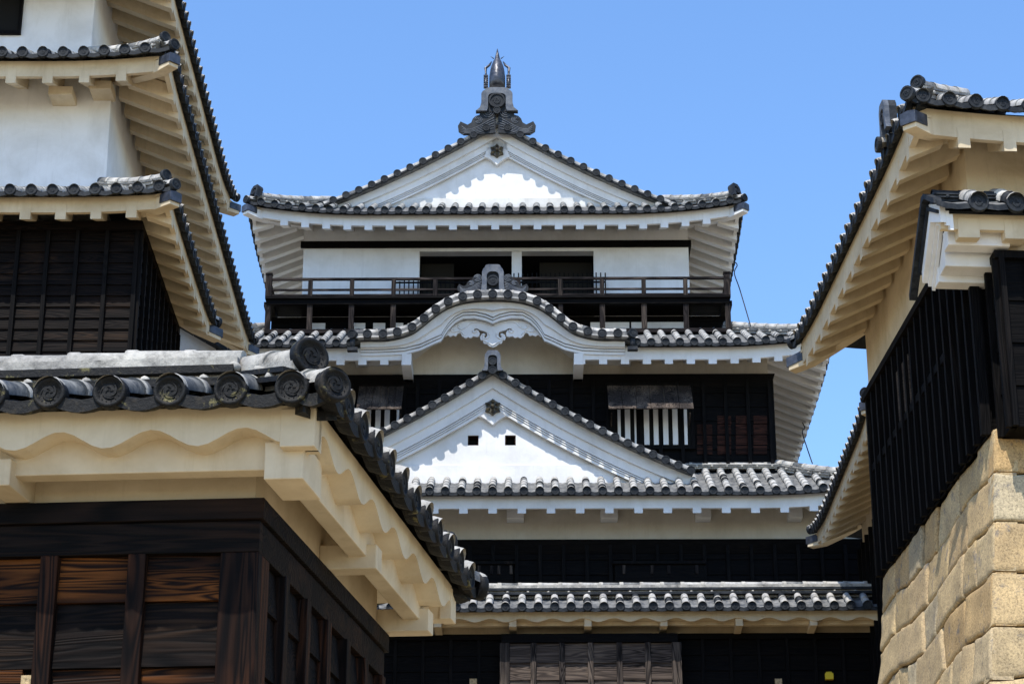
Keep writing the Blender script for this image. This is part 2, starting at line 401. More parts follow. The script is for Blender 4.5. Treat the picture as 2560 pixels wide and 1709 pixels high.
        for i, u in enumerate(us):
            p = Q(u, .02); hh = h * (.8 if i == 0 else 1); rings.append([p - sv * w_ / 2 - V((0, 0, hh)), p + sv * w_ / 2 - V((0, 0, hh)), p + sv * w_ / 2, p - sv * w_ / 2])
        mb.loft(rings, 0, False, True, True, True)
        o = mb.build('hip_rafter', mat, parent, .006)
        if cap:
            mb = MB(); rings = []
            for u, gx in ((-ext - .02, .012), (.14, .012)):
                p = Q(u, .04); ww = w_ / 2 + gx; rings.append([p - sv * ww - V((0, 0, .13)), p + sv * ww - V((0, 0, .13)), p + sv * ww + V((0, 0, .012)), p + V((0, 0, .03)), p - sv * ww + V((0, 0, .012))])
            mb.loft(rings, 0, False, True, True, True); mb.build('metal_cap', 'dark_copper', o, .004)
        return o
    def hip(s, corner, parent, near=False, m=('grey_tile', 'sunlit_limed_tile', 'shaded_tile', 'lime_mortar'), u0=.02, u1=None, hh=.17, endtile=False, jit=0, w_=.19, tr=.075):
        cx = s.x0 if 'L' in corner else s.x1; cy = s.y0 if 'F' in corner else s.y1
        dx = 1 if 'L' in corner else -1; dy = 1 if 'F' in corner else -1
        dv = V((dx, dy, 0)).normalized(); sv = V((-dv.y, dv.x, 0)); u1 = u1 or s.run
        def Q(u, h0=0):
            v = u / s.run; p = V((cx + dx * u, cy + dy * u, 0)); p.z = s.ze + s.rise * v * (1 - s.curve + s.curve * max(0, v)) + s.lift * max(0, 1 - max(0, u) / s.ld) ** 2 * (1 - max(0, min(1, v))) + h0; return p
        mb = MB(); U = [.16 + (u1 - .16) * i / 8 for i in range(9)]
        stack(mb, [Q(u) for u in U], sv, hh, w_, tr, near, jit)
        if endtile: onigawara(mb, Q(.10, hh * .45), (-dv + V((0, 0, .25))), .25, .33, mf=2)
        else: disc(mb, Q(.13, hh + .045), -dv, tr * 1.15, 2, near, .06)
        # corner eave disc with its short barrel
        barrel(mb, [Q(-.03, .04), Q(.12, .04), Q(.26, .05)], sv, .075, 1, 3, 8)
        disc(mb, Q(-.04, .035), -dv, s.dr * 1.03, 2, near, .06)
        return mb.build('hip_ridge', list(m), parent)
def stack(mb, pts, sv, hh, w_=.19, tr=.075, near=False, jit=0, joint=.3):
    """ridge stack: base, courses of flat tiles that stick out, round cap tiles with mortar joints"""
    lay = [(0, hh * .30, w_ * .9, 3), (hh * .30, hh * .42, w_ * 1.18, 0), (hh * .42, hh * .62, w_ * .92, 3), (hh * .62, hh * .74, w_ * 1.12, 0), (hh * .74, hh * 1.0, w_ * .7, 3)]
    if near: lay = [(0, hh * .16, w_ * .8, 3), (hh * .16, hh * .34, w_ * 1.45, 2), (hh * .34, hh * .52, w_ * .95, 3), (hh * .52, hh * .70, w_ * 1.25, 2), (hh * .70, hh, w_ * .8, 3)]
    for z0, z1, ww, m_ in lay:
        mb.loft([[p - sv * ww / 2 + V((0, 0, z0)), p + sv * ww / 2 + V((0, 0, z0)), p + sv * ww / 2 + V((0, 0, z1)), p - sv * ww / 2 + V((0, 0, z1))] for p in pts], m_, False, True, True, True)
    tot = sum((b_ - a).length for a, b_ in zip(pts, pts[1:])); K = max(2, round(tot / joint)); path = []; acc = 0; L = [0]
    for a, b_ in zip(pts, pts[1:]): acc += (b_ - a).length; L.append(acc)
    for i in range(K + 1):
        d = tot * i / K; j = max(k for k in range(len(pts) - 1) if L[k] <= d + 1e-6)
        f = (d - L[j]) / (L[j + 1] - L[j]); path.append(pts[j].lerp(pts[j + 1], f) + V((0, 0, hh)))
    barrel(mb, path, sv, tr, 1, 3, 10 if near else 7, jit)
    # side half-round lugs between the courses
    for i in range(K):
        p = path[i].lerp(path[i + 1], .5)
        for sg in (-1, 1):
            for zz, ww, sh in ((-hh * .62, .55, 0),) + (((-hh * .30, .50, .5),) if near else ()):
                dv = (path[i + 1] - path[i]).normalized(); q = p + sv * sg * w_ * ww + V((0, 0, zz)) + dv * (sh * joint); s_ = .022 if not near else .024
                mb.tube([q - sv * sg * .05, q, q + sv * sg * .018, q + sv * sg * .026], [s_ * 1.2, s_ * 1.2, s_, s_ * .4], 8, 3)
def onigawara(mb, c, n, w_, h, m=2, crest=True, mf=0):
    """ogre end tile: shouldered slab with raised frame and a round crest"""
    c = V(c); n = V(n).normalized(); a = V((0, 0, 1)).cross(n).normalized(); z = n.cross(a).normalized()
    out = [(-.62, 0), (-.5, .14), (-.46, .35), (-.46, .74), (-.42, .84), (-.35, .90), (-.30, .98), (-.2, 1.0), (.2, 1.0), (.30, .98), (.35, .90), (.42, .84), (.46, .74), (.46, .35), (.5, .14), (.62, 0)]
    inn = [(-.30, .0), (-.27, .10), (-.26, .2), (-.26, .62), (-.24, .68), (-.2, .72), (-.14, .75), (-.08, .76), (.08, .76), (.14, .75), (.2, .72), (.24, .68), (.26, .62), (.26, .2), (.27, .10), (.30, .0)]
    mb.poly([(x * w_, y * h) for x, y in out], c - n * .03, a, z, -n * .09, m)
    fr = out + inn[::-1]
    mb.poly([(x * w_, y * h) for x, y in fr], c + n * .03, a, z, -n * .062, mf)
    if crest: disc(mb, c + z * h * .45 + n * .035, n, w_ * .25, m, False, .05)
def scroll_wing(mb, c, a, z, n, sx, w_, h, m=2):
    """cloud-and-wave fin beside an ogre tile"""
    out = [(0, 0), (0, .78), (.10, .95), (.22, 1.0), (.34, .93), (.40, .80), (.44, .66), (.54, .62), (.62, .52), (.66, .38), (.76, .30), (.86, .36), (.95, .42), (1.02, .26), (1.0, .06), (.86, -.06), (.5, -.05)]
    mb.poly([(sx * x * w_, y * h) for x, y in out], c, a, z, -n * .06, m)
    def strip(pts, r):
        mb.tube([c + a * (sx * x * w_) + z * (y * h) + n * .004 for x, y in pts], r, 5, 0, True, n)
    for j in range(5):
        f = j * .075; strip([(.04, .55 - f * 1.3), (.22, .42 - f), (.42, .26 - f * .8), (.62, .14 - f * .6), (.80, .12 - f * .4), (.92, .24 - f)], .009)
    for cx, cy, rr in ((.20, .76, .15), (.46, .48, .10)):
        for k in (1, .6, .25): strip([(cx + rr * k * math.cos(q) , cy + rr * 1.25 * k * math.sin(q)) for q in [i * .63 for i in range(10)]], .009)

# ------------------------------------------------------------ timber cladding
def cladding(mb, o, t, n, L, z0, z1, bh=.3, bs=.45, bw=.07, mb2=None, seed=0, m=0, m2=0, bt=.05, flare=0):
    """horizontal lapped boards on o + t*L from z0 to z1, with vertical battens in mb2"""
    o = V(o); t = V(t); n = V(n); z = z1; i = 0
    while z > z0:
        zb = max(z0, z - bh)
        mb.hexa([o + t * 0 + n * .035 + V((0, 0, zb)), o + t * L + n * .035 + V((0, 0, zb)), o + t * L - n * .03 + V((0, 0, zb)), o - n * .03 + V((0, 0, zb)),
                 o + n * .012 + V((0, 0, z)), o + t * L + n * .012 + V((0, 0, z)), o + t * L - n * .03 + V((0, 0, z)), o - n * .03 + V((0, 0, z))], m)
        z = zb; i += 1
    if mb2 is not None:
        k = max(1, round(L / bs))
        for i in range(k + 1):
            c = o + t * (L * i / k); mb2.obox(c + n * (.02 + bt / 2) + V((0, 0, (z0 + z1) / 2)), t * bw / 2, n * (bt / 2 + .02), V((0, 0, (z1 - z0) / 2)), m2)

# ============================================================ GROUND
mb = MB(); i = mb.vv((-400, -400, 0), (400, -400, 0), (400, 400, 0), (-400, 400, 0)); mb.face(i)
g = mb.build('ground', 'gravel'); g['kind'] = 'structure'

# ============================================================ GABLES
def gable(par, fr, pts, yv, ywall, yback, zbase, bt, name='gable', disc_pts=None, dr=.084, inner=None, moss=False, discs_up=0.02, wallmat='white_plaster', roofback=True, barge=True, steps=None, xc=0):
    pass
def curve_eval(pts, x):
    for (x0, z0), (x1, z1) in zip(pts, pts[1:]):
        if x0 <= x <= x1: return z0 + (z1 - z0) * (x - x0) / (x1 - x0)
    return pts[0][1] if x < pts[0][0] else pts[-1][1]
def spline(pts, n=6):
    out = []
    for i in range(len(pts) - 1):
        p0 = pts[max(0, i - 1)]; p1 = pts[i]; p2 = pts[i + 1]; p3 = pts[min(len(pts) - 1, i + 2)]
        for k in range(n):
            t = k / n; out.append(tuple(.5 * ((2 * b_) + (-a + c) * t + (2 * a - 5 * b_ + 4 * c - d) * t * t + (-a + 3 * b_ - 3 * c + d) * t ** 3) for a, b_, c, d in zip(p0, p1, p2, p3)))
    out.append(tuple(pts[-1])); return out
def band(mb, up, lo, y0, y1, m=0):
    """solid between two polylines (x,z) of equal length, from y0 (front) to y1"""
    rings = [[V((a[0], y0, a[1])), V((a[0], y1, a[1])), V((b_[0], y1, b_[1])), V((b_[0], y0, b_[1]))] for a, b_ in zip(up, lo)]
    mb.loft(rings, m, False, True, True, True)
def off(cv, d):   # offset a polyline downwards along its normal; apex kept on axis
    out = []
    for i, (x, z) in enumerate(cv):
        a = cv[max(0, i - 1)]; b_ = cv[min(len(cv) - 1, i + 1)]; L = math.hypot(b_[0] - a[0], b_[1] - a[1]); m_ = (b_[0] - a[0]) / L
        out.append((x, z - d / max(.5, m_)))
    return out
def sym_gable(parent, xc, half, yv, yw, yb, ztop, slope_drop, zcut, ndisc, tag_=None, depth_teri=.12, dr=.084, oni=(.5, .6), name='gable', wings=False, bscale=1.0, crest_hex=None, gegyo=None):
    """triangular gable: centre xc, verge plane yv, wall plane yw, roof back to yb"""
    H = slope_drop
    def zc(x):   # tile line
        v = min(1.25, abs(x) / half); return ztop - H * (v + depth_teri * v * (1 - v) * 2) 
    g = bpy.data.objects.new(name, None); COL.objects.link(g); g.parent = parent
    xs = [half * i / 24 for i in range(25)]
    # roof slopes
    mb = MB()
    for sg in (-1, 1):
        cvr = [(xc + sg * x, zc(x)) for x in xs]
        band(mb, [(x, z + .0) for x, z in cvr], [(x, z - .035) for x, z in cvr], yv + .10, yb, 0)
        # long verge barrel along the slope and cross rows behind the discs
        path = [V((xc + sg * x, yv + .17, zc(x) + .055)) for x in [half * (1 - i / (ndisc * 1.0)) for i in range(ndisc + 1)]]
        barrel(mb, path, (0, 1, 0), .07, 1, 3, 7)
        path = [p + V((0, .27, 0)) for p in path]; barrel(mb, path, (0, 1, 0), .07, 1, 3, 7)
        ny = int((yb - yv - .7) / .3)
        for j in range(ny):
            yy = yv + .75 + j * .3; barrel(mb, [V((xc + sg * half * (1 - i / 12), yy, zc(half * (1 - i / 12)) + .03)) for i in range(13)], (0, 1, 0), .07, 1, 3, 6)
        for i in range(ndisc):
            x = half * (1 - (i + .15) / ndisc); c = V((xc + sg * x, yv, zc(x) + .012))
            disc(mb, c, (0, -1, 0), dr, 2)
            sl = V((sg * 1, 0, (zc(x + .01) - zc(x)) / .01)).normalized()
            barrel(mb, [c + V((0, .01, -.0)), c + V((0, .2, 0))], (1, 0, 0) , dr * .92, 0, 3, 7)
            # pan tile lips between the discs
            x2 = half * (1 - (i + .65) / ndisc)
            if x2 > 0: mb.obox((xc + sg * x2, yv + .10, zc(x2) - .012), sl * (half / ndisc * .36), V((0, .055, 0)), V((0, 0, .02)), 2); mb.obox((xc + sg * x2, yv + .13, zc(x2) + .018), sl * (half / ndisc * .36), V((0, .055, 0)), V((0, 0, .01)), 1)
    mb.build('roof', ['grey_tile', 'sunlit_limed_tile', 'shaded_tile', 'lime_mortar'], g)
    # bargeboard with stepped mouldings
    mb = MB(); b = bscale
    for sg in (-1, 1):
        cvr = [(xc + sg * x, zc(x)) for x in xs]
        for d0, d1, yy in ((.025, .265, yv + .25), (.265, .45, yv + .31), (.472, .492, yv + .32), (.514, .534, yv + .33), (.556, .60, yv + .34)):
            A = off([(abs(x - xc), z) for x, z in cvr], d0 * b); B = off([(abs(x - xc), z) for x, z in cvr], d1 * b)
            band(mb, [(xc + sg * x, z) for x, z in A], [(xc + sg * x, z) for x, z in B], yy, yv + .39)
        A = off([(x - xc, z) for x, z in cvr], .3 * b); A = off([(abs(x - xc), z) for x, z in cvr], .28 * b); B = off([(abs(x - xc), z) for x, z in cvr], .585 * b)
        band(mb, [(xc + sg * x, z) for x, z in A], [(xc + sg * x, z) for x, z in B], yv + .37, yv + .385)
        # verge soffit back to the wall
        A = off([(abs(x - xc), z) for x, z in cvr], .10 * b); B = off([(abs(x - xc), z) for x, z in cvr], .36 * b)
        band(mb, [(xc + sg * x, z) for x, z in A], [(xc + sg * x, z) for x, z in B], yv + .392, yw + .02)
    mb.build('bargeboard', 'white_plaster', g)
    # wall
    mb = MB(); A = [(x, zc(x) - .3) for x in xs if zc(x) - .3 > zcut]
    pl = [(-x, z) for x, z in A[::-1]] + A[1:]; pl = [(pl[0][0], zcut)] + pl + [(pl[-1][0], zcut)]
    wobj = (mb, pl)
    return g, zc, wobj
def six_leaf(mb, c, r):    # six-pointed leaf boss on a gable pendant
    c = V(c); pts = []
    for k in range(12):
        q = math.pi / 2 + k * math.pi / 6; rr = r * (1.0 if k % 2 == 0 else .74); pts.append((rr * math.cos(q), rr * math.sin(q)))
    mb.poly(pts, c, (1, 0, 0), (0, 0, 1), (0, -.07, 0))
    for k in range(6):
        q = math.pi / 2 + k * math.pi / 3; d = V((math.cos(q), 0, math.sin(q)))
        s_ = V((-d.z, 0, d.x)); p = c + d * r * .58 + V((0, -.08, 0))
        i = mb.vv(p - d * r * .28, p + s_ * r * .24, p + d * r * .46 + V((0, .01, 0)), p - s_ * r * .24, p + V((0, -.035, 0)))
        for j in range(4): mb.face((i[j], i[(j + 1) % 4], i[4]))
    mb.tube([c + V((0, -.06, 0)), c + V((0, -.13, 0)), c + V((0, -.17, 0))], [r * .26, r * .22, r * .08], 8)
def pendant(par, xc, y, ztop, w_, h, rboss, zboss):
    mb = MB(); W = w_; pl = [(-W * .86, 0), (W * .86, 0), (W * .86, -h * .28), (W * .92, -h * .55), (W * 1.1, -h * .70), (W * .75, -h * .74), (W * .35, -h * .86), (0, -h), (-W * .35, -h * .86), (-W * .75, -h * .74), (-W * 1.1, -h * .70), (-W * .92, -h * .55), (-W * .86, -h * .28)]
    mb.poly(pl, (xc, y, ztop), (1, 0, 0), (0, 0, 1), (0, -.11, 0))
    o = mb.build('gable_pendant', 'white_plaster', par, .008)
    mb = MB(); six_leaf(mb, (xc, y - .112, zboss), rboss * 1.12); mb.build('leaf_boss', 'bronze', o)
    return o

# ============================================================ KEEP
KX, KY = -.33, 46.0
keep = thing('castle_keep', 'white and black castle keep in the middle, with three tiled roofs and a railed balcony', 'castle keep', (KX, KY, 0), R(-.45))
FK = Frame(KX, KY, 0)     # measured without the half-degree turn
def part(name, parent):
    o = bpy.data.objects.new(name, None); COL.objects.link(o); o.parent = parent; return o
def ky(y): return y - KY
TM = ['shaded_tile', 'sunlit_limed_tile', 'lime_mortar', 'grey_tile']
HM = ('grey_tile', 'sunlit_limed_tile', 'shaded_tile', 'lime_mortar')
# ---- tier heights
Y1E, W1, Y2E, W2, BY, W3, Y3E = 41.0, 42.15, 41.7, 42.9, 43.3, 44.2, 43.1
z1 = FK.Y(1280, 1228, ky(Y1E)).z; z2 = FK.Y(1280, 857, ky(Y2E)).z; z3 = FK.Y(1280, 526, ky(Y3E)).z
H1 = 7.45
S1 = Skirt(-H1, H1, ky(Y1E), ky(Y1E) + 14.5, z1, 1.9, 1.06, 1.15, .2, 2.4, .28, pitch=.298, rp=.553, curve=0, dr=.085)
S2 = Skirt(-6.72, 6.72, ky(Y2E), ky(Y2E) + 13, z2, 1.95, 1.03, 1.2, .2, 2.4, .29, pitch=.283, rp=.433, curve=0, dr=.083)
S3 = Skirt(-5.2, 5.2, ky(Y3E), ky(Y3E) + 10, z3, 1.6, .88, 1.1, .25, 2.6, .26, pitch=.289, rp=.443, curve=0, dr=.083)
KDEEP = {1: 16, 2: 12.8, 3: 10}
# gable geometry (tier 1)
G1y = ky(41.50); G1top = FK.Y(1236, 922, G1y); G1xc = G1top.x; G1end = FK.Y(1737, 1178, G1y); G1half = G1end.x - G1xc
def gap1(q):
    x = q - H1 - G1xc
    if abs(x) < G1half - .05: return (1, .94)
    return (None, 99)
r1 = part('lower_roof', keep); mb = MB(); S1.tiles(mb, 'FRL', mats=(0, 1, 2, 3), gap=gap1); S1.slab(mb, 'FRLB')
o = mb.build('tiles', TM, r1)
r2 = part('middle_roof', keep); mb = MB()
K2x0, K2x1 = FK.Y(884, 835, ky(Y2E) - .2).x, FK.Y(1588, 835, ky(Y2E) - .2).x
def gap2(q):
    x = q - 6.72
    if K2x0 + .05 < x < K2x1 - .05: return (1, -1)
    return (None, 99)
S2.tiles(mb, 'FRL', mats=(0, 1, 2, 3), gap=gap2); S2.slab(mb, 'FRLB', gq=(K2x0 + 6.9, K2x1 + 6.6)); mb.build('tiles', TM, r2)
r3 = part('top_roof', keep); mb = MB(); S3.tiles(mb, 'FRL', mats=(0, 1, 2, 3)); S3.slab(mb, 'FRLB'); mb.build('tiles', TM, r3)
for S, r_, in ((S1, r1), (S2, r2), (S3, r3)):
    g2 = (FK.Y(1032, 880, S2.y0).x + 6.72, FK.Y(1440, 880, S2.y0).x + 6.72) if S is S2 else None
    for sd_ in 'FRL':
        if S is S2 and sd_ == 'F':
            S.fascia('F', r_, qr=(S.fs, g2[0])); S.fascia('F', r_, qr=(g2[1], S.L('F') - S.fs))
        else: S.fascia(sd_, r_)
    S.soffit(r_, 'FRL', gq=g2); S.rafters(r_, 'FRL', rng=(lambda sd__, q: not (sd__ == 'F' and g2[0] < q < g2[1])) if g2 else None)
    for c_ in ('FL', 'FR'): S.hip_rafter(c_, r_)
for c_ in ('FL', 'FR'):
    S1.hip(c_, r1, m=HM); S2.hip(c_, r2, m=HM); S3.hip(c_, r3, m=HM, endtile=True)
# flashing ridges where the lower roofs meet the storeys
for S, r_ in ((S1, r1),):
    mb = MB(); yy = S.y0 + S.run - .12; zz = S.ze + S.rise - .02
    stack(mb, [V((S.x0 + S.run - .1, yy, zz)), V((S.x1 - S.run + .1, yy, zz))], V((0, 1, 0)), .10, .18, .05)
    mb.build('flashing_ridge', list(HM), r_)

# ---- gable on the lower roof
zb1 = z1 + S1.rise * .95 / 1.9
g1, zc1, (mbw, pl) = sym_gable(keep, G1xc, G1half, G1y, G1y + .47, ky(W2), G1top.z, G1top.z - G1end.z, zb1 - .2, 16, name='triangular_gable', bscale=.93)
wy = G1y + .47
hx = [FK.Y(1187, 1100, wy), FK.Y(1280, 1100, wy)]
hs_ = .105
def zedge(x): return zc1(x - G1xc) - .3
def wall_cols(mb, xs_, ztopf, zcut, holes, y0, y1):
    cuts = sorted(set(xs_ + [h[0] for h in holes] + [h[1] for h in holes]))
    for a, b_ in zip(cuts, cuts[1:]):
        za, zb_ = ztopf(a), ztopf(b_)
        if max(za, zb_) <= zcut: continue
        mid = (a + b_) / 2; hh = [h for h in holes if h[0] - 1e-6 <= mid <= h[1] + 1e-6]
        za = max(za, zcut + .005); zb_ = max(zb_, zcut + .005)
        segs = [(zcut, zcut, za, zb_)] if not hh else [(zcut, zcut, hh[0][2], hh[0][2]), (hh[0][3], hh[0][3], za, zb_)]
        for s0, s1, t0, t1 in segs:
            mb.hexa([(a, y0, s0), (b_, y0, s1), (b_, y1, s1), (a, y1, s0), (a, y0, t0), (b_, y0, t1), (b_, y1, t1), (a, y1, t0)])
mb = MB(); holes = [(p.x - hs_, p.x + hs_, p.z - hs_, p.z + hs_) for p in hx]
wall_cols(mb, [G1xc + G1half * i / 20 for i in range(-20, 21)], zedge, zb1 - .2, holes, wy, wy + .2)
gw = mb.build('gable_wall', 'white_plaster', g1)
for p in hx:
    mb = MB(); 
    for a in ((-hs_, -hs_ + .02, -hs_, hs_), (hs_ - .02, hs_, -hs_, hs_), (-hs_ + .02, hs_ - .02, -hs_, -hs_ + .02), (-hs_ + .02, hs_ - .02, hs_ - .02, hs_)):
        mb.box(p.x + a[0], p.x + a[1], wy + .03, wy + .19, p.z + a[2], p.z + a[3])
    mb.box(p.x - hs_, p.x + hs_, wy + .19, wy + .21, p.z - hs_, p.z + hs_, 1); mb.build('loophole', ['brown_board', 'unlit_interior'], g1)
zst = FK.Y(1280, 1163, wy).z
mb = MB(); wd = (G1top.z - zst) / (G1top.z - G1end.z) * G1half - .35
mb.box(G1xc - wd - .25, G1xc + wd + .25, wy - .03, wy - .003, zb1 - .2, zst); mb.build('gable_sill', 'white_plaster', g1, .006)
pz = FK.Y(1236, 1000, wy); pb = FK.Y(1236, 1067, wy); bz = FK.Y(1236, 1025, wy)
pendant(g1, G1xc, wy - .01, pz.z + .1, .29, pz.z + .1 - pb.z, .15, bz.z)
def ridge_cap(g, xc, yv, yb, z, oni_w, oni_h, hh=.3, wings=None, zoni=None):
    mb = MB(); stack(mb, [V((xc, yv + .1, z)), V((xc, (yv + yb) / 2, z)), V((xc, yb, z))], V((1, 0, 0)), hh, .24, .085)
    mb.build('ridge', list(HM), g)
    mb = MB(); c = V((xc, yv - .02, zoni if zoni is not None else z)); onigawara(mb, c, (0, -1, 0), oni_w, oni_h, crest=True)
    if wings:
        for sx in (-1, 1): scroll_wing(mb, c + V((sx * .03, .05, wings[2])), V((1, 0, 0)), V((0, 0, 1)), V((0, -1, 0)), sx, wings[0], wings[1])
    disc(mb, c + V((0, -.06, .0)), (0, -1, 0), .085, 2)
    return mb.build('ogre_tile', ['blue_tile', 'sunlit_limed_tile', 'shaded_tile', 'lime_mortar'], g)
oz = FK.Y(1236, 877, G1y).z; ob = FK.Y(1236, 925, G1y).z
ridge_cap(g1, G1xc, G1y, ky(W2), G1top.z, .34, oz - ob + .02, .25, zoni=ob - .02)

# ---- top gable
G3y = ky(44.0); G3top = FK.Y(1244, 304, G3y); G3xc = G3top.x; G3end = FK.Y(1684, 512, G3y); G3half = G3end.x - G3xc + .05
zb3 = S3.ze + S3.rise - .12
g3, zc3, _ = sym_gable(keep, G3xc, G3half, G3y, G3y + .43, ky(Y3E) + 8.3, G3top.z, G3top.z - G3end.z, zb3, 14, name='top_gable', bscale=.76)
wy3 = G3y + .43
mb = MB(); wall_cols(mb, [G3xc + G3half * i / 20 for i in range(-20, 21)], lambda x: zc3(x - G3xc) - .3, zb3 - .3, [], wy3, wy3 + .2)
mb.build('gable_wall', 'white_plaster', g3)
zst = FK.Y(1280, 497, wy3).z; mb = MB(); mb.box(G3xc - 2.55, G3xc + 2.55, wy3 - .04, wy3 - .003, zb3 - .3, zst); mb.build('gable_sill', 'aged_plaster', g3, .006)
pz = FK.Y(1244, 362, wy3); pb = FK.Y(1244, 419, wy3); bz = FK.Y(1244, 386, wy3)
pendant(g3, G3xc, wy3 - .01, pz.z + .12, .26, pz.z + .12 - pb.z, .145, bz.z)
oz = FK.Y(1244, 222, G3y).z; ob = FK.Y(1244, 276, G3y).z
ridge_cap(g3, G3xc, G3y, ky(Y3E) + 8.3, G3top.z, .74, oz - ob + .04, .5, wings=(.80, .66, -.50), zoni=ob - .03)
# fish-tailed ridge ornament
mb = MB(); fy = G3y + .35; fz0 = FK.Y(1244, 222, fy).z; fz1 = FK.Y(1244, 124, fy).z; H = fz1 - fz0
prof = [(0, .175, .0, .20), (.12, .178, -.02, .21), (.3, .175, -.03, .2), (.45, .16, .0, .18), (.58, .135, .02, .15), (.70, .10, .05, .12), (.78, .066, .07, .08), (.9, .04, .08, .06), (1.06, .006, .08, .01)]
rings = []
for zf, rx, dy, ry in prof:
    rings.append([V((G3xc + rx * math.cos(2 * math.pi * k / 14), fy + dy + ry * math.sin(2 * math.pi * k / 14), fz0 + H * zf)) for k in range(14)])
mb.loft(rings, 0, True, True, True, True)
for sx in (-1, 1):
    mb.tube([(G3xc + sx * .24, fy, fz0), (G3xc + sx * .25, fy - .05, fz0 + H * .15), (G3xc + sx * .25, fy, fz0 + H * .35), (G3xc + sx * .26, fy, fz0 + H * .52), (G3xc + sx * .18, fy + .05, fz0 + H * .62), (G3xc + sx * .13, fy + .1, fz0 + H * .74)], [.05, .035, .022, .035, .03, .012], 6)
    for j in range(6): mb.obox((G3xc + sx * .25, fy, fz0 + H * (.04 + j * .055)), (.05, 0, 0), (0, .05, 0), (0, 0, .012))
    mb.tube([(G3xc + sx * .08, fy + .1, fz0 + H * .82), (G3xc + sx * .15, fy + .1, fz0 + H * .88)], [.014, .004], 4)
mb.build('fish_ornament', 'dark_copper', g3)

# ---- undulating gable on the middle roof
ka = part('undulating_gable', keep); KYv = ky(Y2E) - .22
half_pts = [(0, 733), (38, 734), (75, 739), (111, 751), (142, 770), (171, 793), (201, 815), (238, 827), (274, 832), (313, 832), (352, 834)]
KC = 1236
def kp(dx, py, y=KYv): p = FK.Y(KC + dx, py, y); return (p.x, p.z)
kxc = kp(0, 733)[0]
disc_c = [kp(dx, py) for dx, py in half_pts]
full = [(2 * kxc - x, z) for x, z in disc_c[::-1]] + disc_c[1:]
cvk = spline(full, 4)
mb = MB()
band(mb, [(x, z + .02) for x, z in cvk], [(x, z - .06) for x, z in cvk], KYv + .04, ky(BY) - .1, 0)
barrel(mb, [V((x, KYv + .22, z + .10)) for x, z in cvk[::1] if True][::3], (0, 1, 0), .075, 1, 3, 7)
barrel(mb, [V((x, KYv + .50, z + .10)) for x, z in cvk[::3]], (0, 1, 0), .075, 1, 3, 7)
for x, z in full[1:-1]:
    disc(mb, (x, KYv, z), (0, -1, 0), .09, 2); barrel(mb, [V((x, KYv + .01, z)), V((x, KYv + .14, z + .02)), V((x, KYv + .8, z + .02))], (1, 0, 0), .078, 1, 3, 7)
for a, b_ in zip(full, full[1:]):
    d = V((b_[0] - a[0], 0, b_[1] - a[1])); L = d.length; d.normalize(); mid = V(((a[0] + b_[0]) / 2, 0, (a[1] + b_[1]) / 2)); up = V((-d.z, 0, d.x))
    for oy, oz_, m_, hz in ((.03, -.055, 1, .016), (.06, -.02, 0, .012), (.09, .015, 1, .012), (.13, .05, 0, .02)):
        mb.obox(mid + V((0, KYv + oy + .05, oz_)), d * (L * .5 - .075), V((0, .06, 0)), up * hz, m_)
for sx in (-1, 1):
    x, z = (full[-1] if sx > 0 else full[0]); disc(mb, (x, KYv - .03, z), (sx * .35, -1, 0), .095, 2, False, .2)
    mb.tube([(x - sx * .02, KYv + .05, z - .05), (x - sx * .02, KYv + .05, z - .3)], .05, 8, 2); 
    mb.box(x - .10 - sx * .02, x + .10 - sx * .02, KYv + .0, KYv + .12, z - .34, z - .27, 2)
mb.build('roof', ['grey_tile', 'sunlit_limed_tile', 'shaded_tile', 'lime_mortar'], ka)
# board: top line, step line, inner line
inner_px = [(0, 811), (18, 803), (45, 797), (75, 798), (95, 809), (110, 824), (120, 838), (129, 854), (148, 862), (180, 877), (222, 887), (264, 889), (300, 890), (330, 890)]
ip = [kp(dx, py, KYv + .4) for dx, py in inner_px]
def sample_at(curve_pts, x): return curve_eval(curve_pts, x)
xs_in = []
K_ = 60; xmax = ip[-1][0]
xs_ = sorted(set([kxc + (xmax - kxc) * i / K_ for i in range(K_ + 1)] + [p[0] for p in ip]))
cv_right = [p for p in cvk if p[0] >= kxc - 1e-6]
mb = MB()
for sx in (-1, 1):
    X = lambda x: kxc + sx * (x - kxc)
    top = [(x, curve_eval(cv_right, x) - .085) for x in xs_]
    bot = [(x, curve_eval(ip, x)) for x in xs_]
    def lv(f, mx): return [(x, max(b_[1] + (t_[1] - b_[1]) * 0, t_[1] - min(mx, (t_[1] - b_[1]) * f))) for (x, _), t_, b_ in zip(top, top, bot)]
    s1 = lv(.42, .28)
    def raise_(d): return [(x, z + d * (1 + .6 * abs(0))) for x, z in bot]
    band(mb, [(X(x), z) for x, z in top], [(X(x), z) for x, z in s1], KYv + .24, KYv + .44)
    b1 = [(x, min(z + .13, s[1] - .02)) for (x, z), s in zip(bot, s1)]; b2 = [(x, min(z + .075, s[1] - .03)) for (x, z), s in zip(bot, s1)]
    band(mb, [(X(x), z) for x, z in s1], [(X(x), z) for x, z in b1], KYv + .31, KYv + .44)
    band(mb, [(X(x), z) for x, z in s1], [(X(x), z) for x, z in bot], KYv + .40, KYv + .44)
    band(mb, [(X(x), z - .022) for x, z in b1], [(X(x), z) for x, z in b2], KYv + .33, KYv + .44)
    band(mb, [(X(x), z - .022) for x, z in b2], [(X(x), z) for x, z in bot], KYv + .35, KYv + .44)
mb.build('bargeboard', 'white_plaster', ka)
